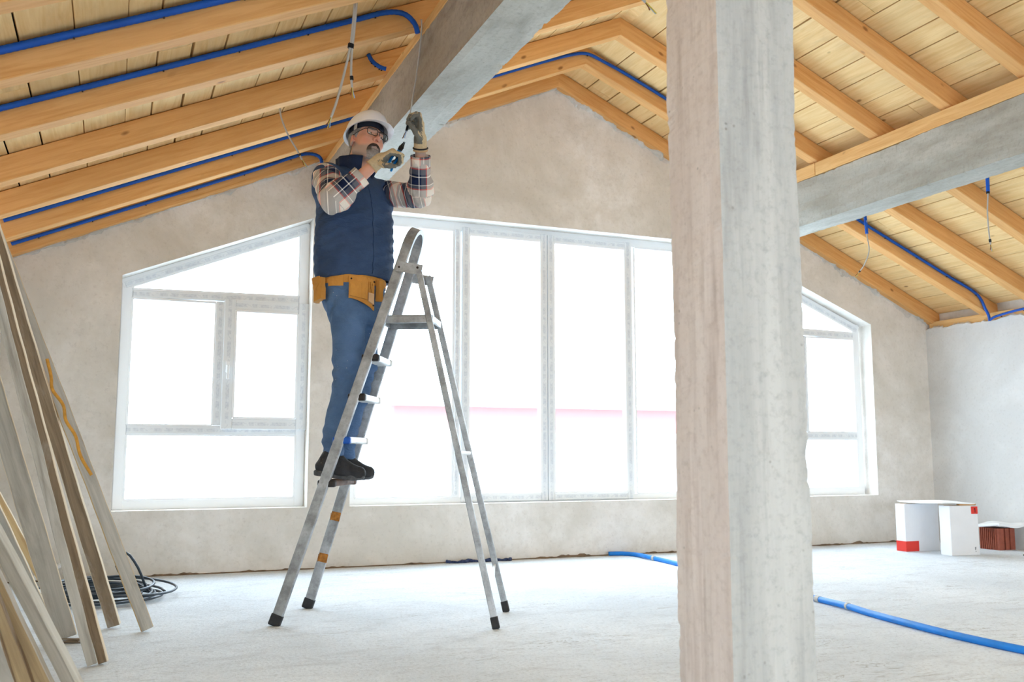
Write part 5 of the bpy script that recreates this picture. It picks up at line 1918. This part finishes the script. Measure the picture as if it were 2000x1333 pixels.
# raised left hand, pinching the cable
dL = rua(-.06, .92, -.22); nL = rua(-1, -.02, -.18)
gl, dL, nL, kL = hand('glove', wL, eL, dL, nL, [(12, 88, 42), (22, 84, 42), (34, 80, 45), (46, 74, 45)],
     [((.62, .55, .55), .040), ((.85, -.05, .55), .032), ((.80, -.25, .50), .026)], 1.0)
mb = MB()
fb = nrm(wL - eL); w = nrm(np.cross(fb, UP)); q = np.cross(fb, w)
P = [wL - fb * .026 + (w * math.cos(a) + q * math.sin(a)) * .0355 for a in np.linspace(0, 2 * math.pi, 25)]
tube(mb, P, .0042, 8)
mb.build('wrist_band', MAT['band_black'], man, smooth=True)['label'] = 'thin black wrist band'
# right hand around the pliers
dR = rua(.75, .43, -.5); nR = rua(.55, -.8, .25)
gr, dR, nR, kR = hand('glove', wR, eR, dR, nR, [(42, 70, 40), (56, 78, 45), (64, 80, 45), (70, 78, 45)],
     [((.45, .75, .45), .040), ((.75, .35, .50), .032), ((.80, .1, .6), .026)], -1.0)

# ---- pliers (held, a thing of its own)
pax = nrm(rua(.40, .80, .36)); pcen = wR + dR * .072 + nR * .036 + pax * .022
ps = nrm(np.cross(pax, a3)); pn = np.cross(pax, ps)
pl = empty('pliers', pcen)
tag(pl, 'black-nosed pliers with blue grips held in the man\'s right glove', 'pliers')
for s in (-1, 1):
    ff = Field(pcen - .16, pcen + .16, .0022)
    a = pcen + pax * .052
    ff.cap(a + ps * s * .004, a + pax * .018 + ps * s * .006, .0075, .0065, .003)
    ff.cap(a + pax * .018 + ps * s * .0058, a + pax * .056 + ps * s * .0022, .0062, .0022, .003)
    V, Q = ff.mesh(1); mk('jaw', V, Q, MAT['tool_steel'], pl, None, smooth=True)
    mb = MB()
    P = catmull([a + ps * s * -.002, a - pax * .025 + ps * s * .009, a - pax * .065 + ps * s * .0135, a - pax * .105 + ps * s * .012, a - pax * .138 + ps * s * .017], 6)
    tube(mb, P, np.interp(np.linspace(0, 1, len(P)), [0, .2, .8, 1], [.0055, .0065, .0068, .0055]), 10)
    mb.build('handle', MAT['tool_grip'], pl, smooth=True)
mb = MB(); a = pcen + pax * .052
tube(mb, [a - pn * .008, a + pn * .008], .0085, 14); mb.build('pivot', MAT['tool_steel'], pl)

# ---- shoes
def shoe(an, yaw):
    c, s_ = math.cos(yaw), math.sin(yaw)
    fd = nrm(np.array([LD[0] * c - LD[1] * s_, LD[0] * s_ + LD[1] * c, 0])); sd = np.array([-fd[1], fd[0], 0])
    z0 = 0.683; tp_ = math.radians(7.5)
    fd, su = fd * math.cos(tp_) - UP * math.sin(tp_), UP * math.cos(tp_) + fd * math.sin(tp_)
    def q(x, y, z): return np.array([an[0], an[1], z0]) + fd * x * .95 + sd * y + su * z
    ff = Field(q(.07, 0, .06) - .23, q(.07, 0, .06) + .23, .0042)
    ff.cap(q(-.030, 0, .050), q(.06, 0, .046), .040, .040, .02)
    ff.cap(q(.06, 0, .047), q(.150, 0, .038), .043, .036, .03)
    ff.cap(q(.09, .014, .032), q(.160, .008, .034), .030, .029, .02); ff.cap(q(.09, -.014, .032), q(.160, -.008, .034), .030, .029, .02)
    ff.cap(q(-.012, 0, .06), q(-.004, 0, .105), .042, .042, .02)
    ff.cap(q(.02, 0, .085), q(.08, 0, .062), .036, .032, .02); ff.cap(q(.030, 0, .118), q(.065, 0, .085), .022, .022, .015)
    ff.cap(q(-.004, 0, .085), q(-.002, 0, .15), .033, .033, .004, 'sub')
    ff.wrinkle(lambda x, y, z: .0016 * np.sin(((x - an[0]) * fd[0] + (y - an[1]) * fd[1]) * 130 + z * 60))
    ff.clip(q(0, 0, .016), -su)
    V, Q = ff.mesh(1)
    o = mk('shoe', V, Q, MAT['shoe'], man, None, smooth=True)
    # sole
    P = []
    for t in np.linspace(0, 2 * math.pi, 40, endpoint=False):
        x, y = math.cos(t), math.sin(t)
        wd_ = .047 - .010 * math.exp(-((x - .0) / .35) ** 2)
        P.append((.060 + .133 * abs(x) ** .9 * (1 if x > 0 else -1), wd_ * abs(y) ** .7 * (1 if y > 0 else -1)))
    V, F = [], []
    n = len(P)
    for (zz, gsc) in ((0.0, .97), (.004, 1.0), (.020, 1.02), (.027, .98)):
        for x, y in P:
            toe = .012 * max(0, (x - .14) / .05) ** 2
            V.append(q(.06 + (x - .06) * gsc, y * gsc, zz + toe))
    for lvl in range(3):
        for i in range(n):
            j = (i + 1) % n
            F.append([lvl * n + i, lvl * n + j, lvl * n + n + j, lvl * n + n + i])
    F += [list(range(n))[::-1], [3 * n + i for i in range(n)]]
    so = mk('sole', V, F, MAT['shoe_sole'], o); fix_normals(so)
    mb = MB()
    top = lambda x, y: q(x, y, .098 - .42 * (x - .03) - 9 * y * y)
    pts = []
    for i in range(5):
        x = .035 + .018 * i
        pts += [top(x, -.024 if i % 2 else .024) + UP * .012, top(x + .009, .024 if i % 2 else -.024) + UP * .012]
    tube(mb, catmull(pts, 5), .0022, 6)
    mb.build('lace', MAT['lace'], o)
    mb = MB()
    for s in (-1, 1):
        tube(mb, catmull([top(.03, 0) + UP * .014, top(.05, s * .03) + UP * .03, top(.075, s * .045) + UP * .006, top(.06, s * .05) - UP * .012], 6), .0018, 6)
    mb.build('lace_bow', MAT['lace'], o)
shoe(ftR, 0.02)
shoe(ftL, -0.06)
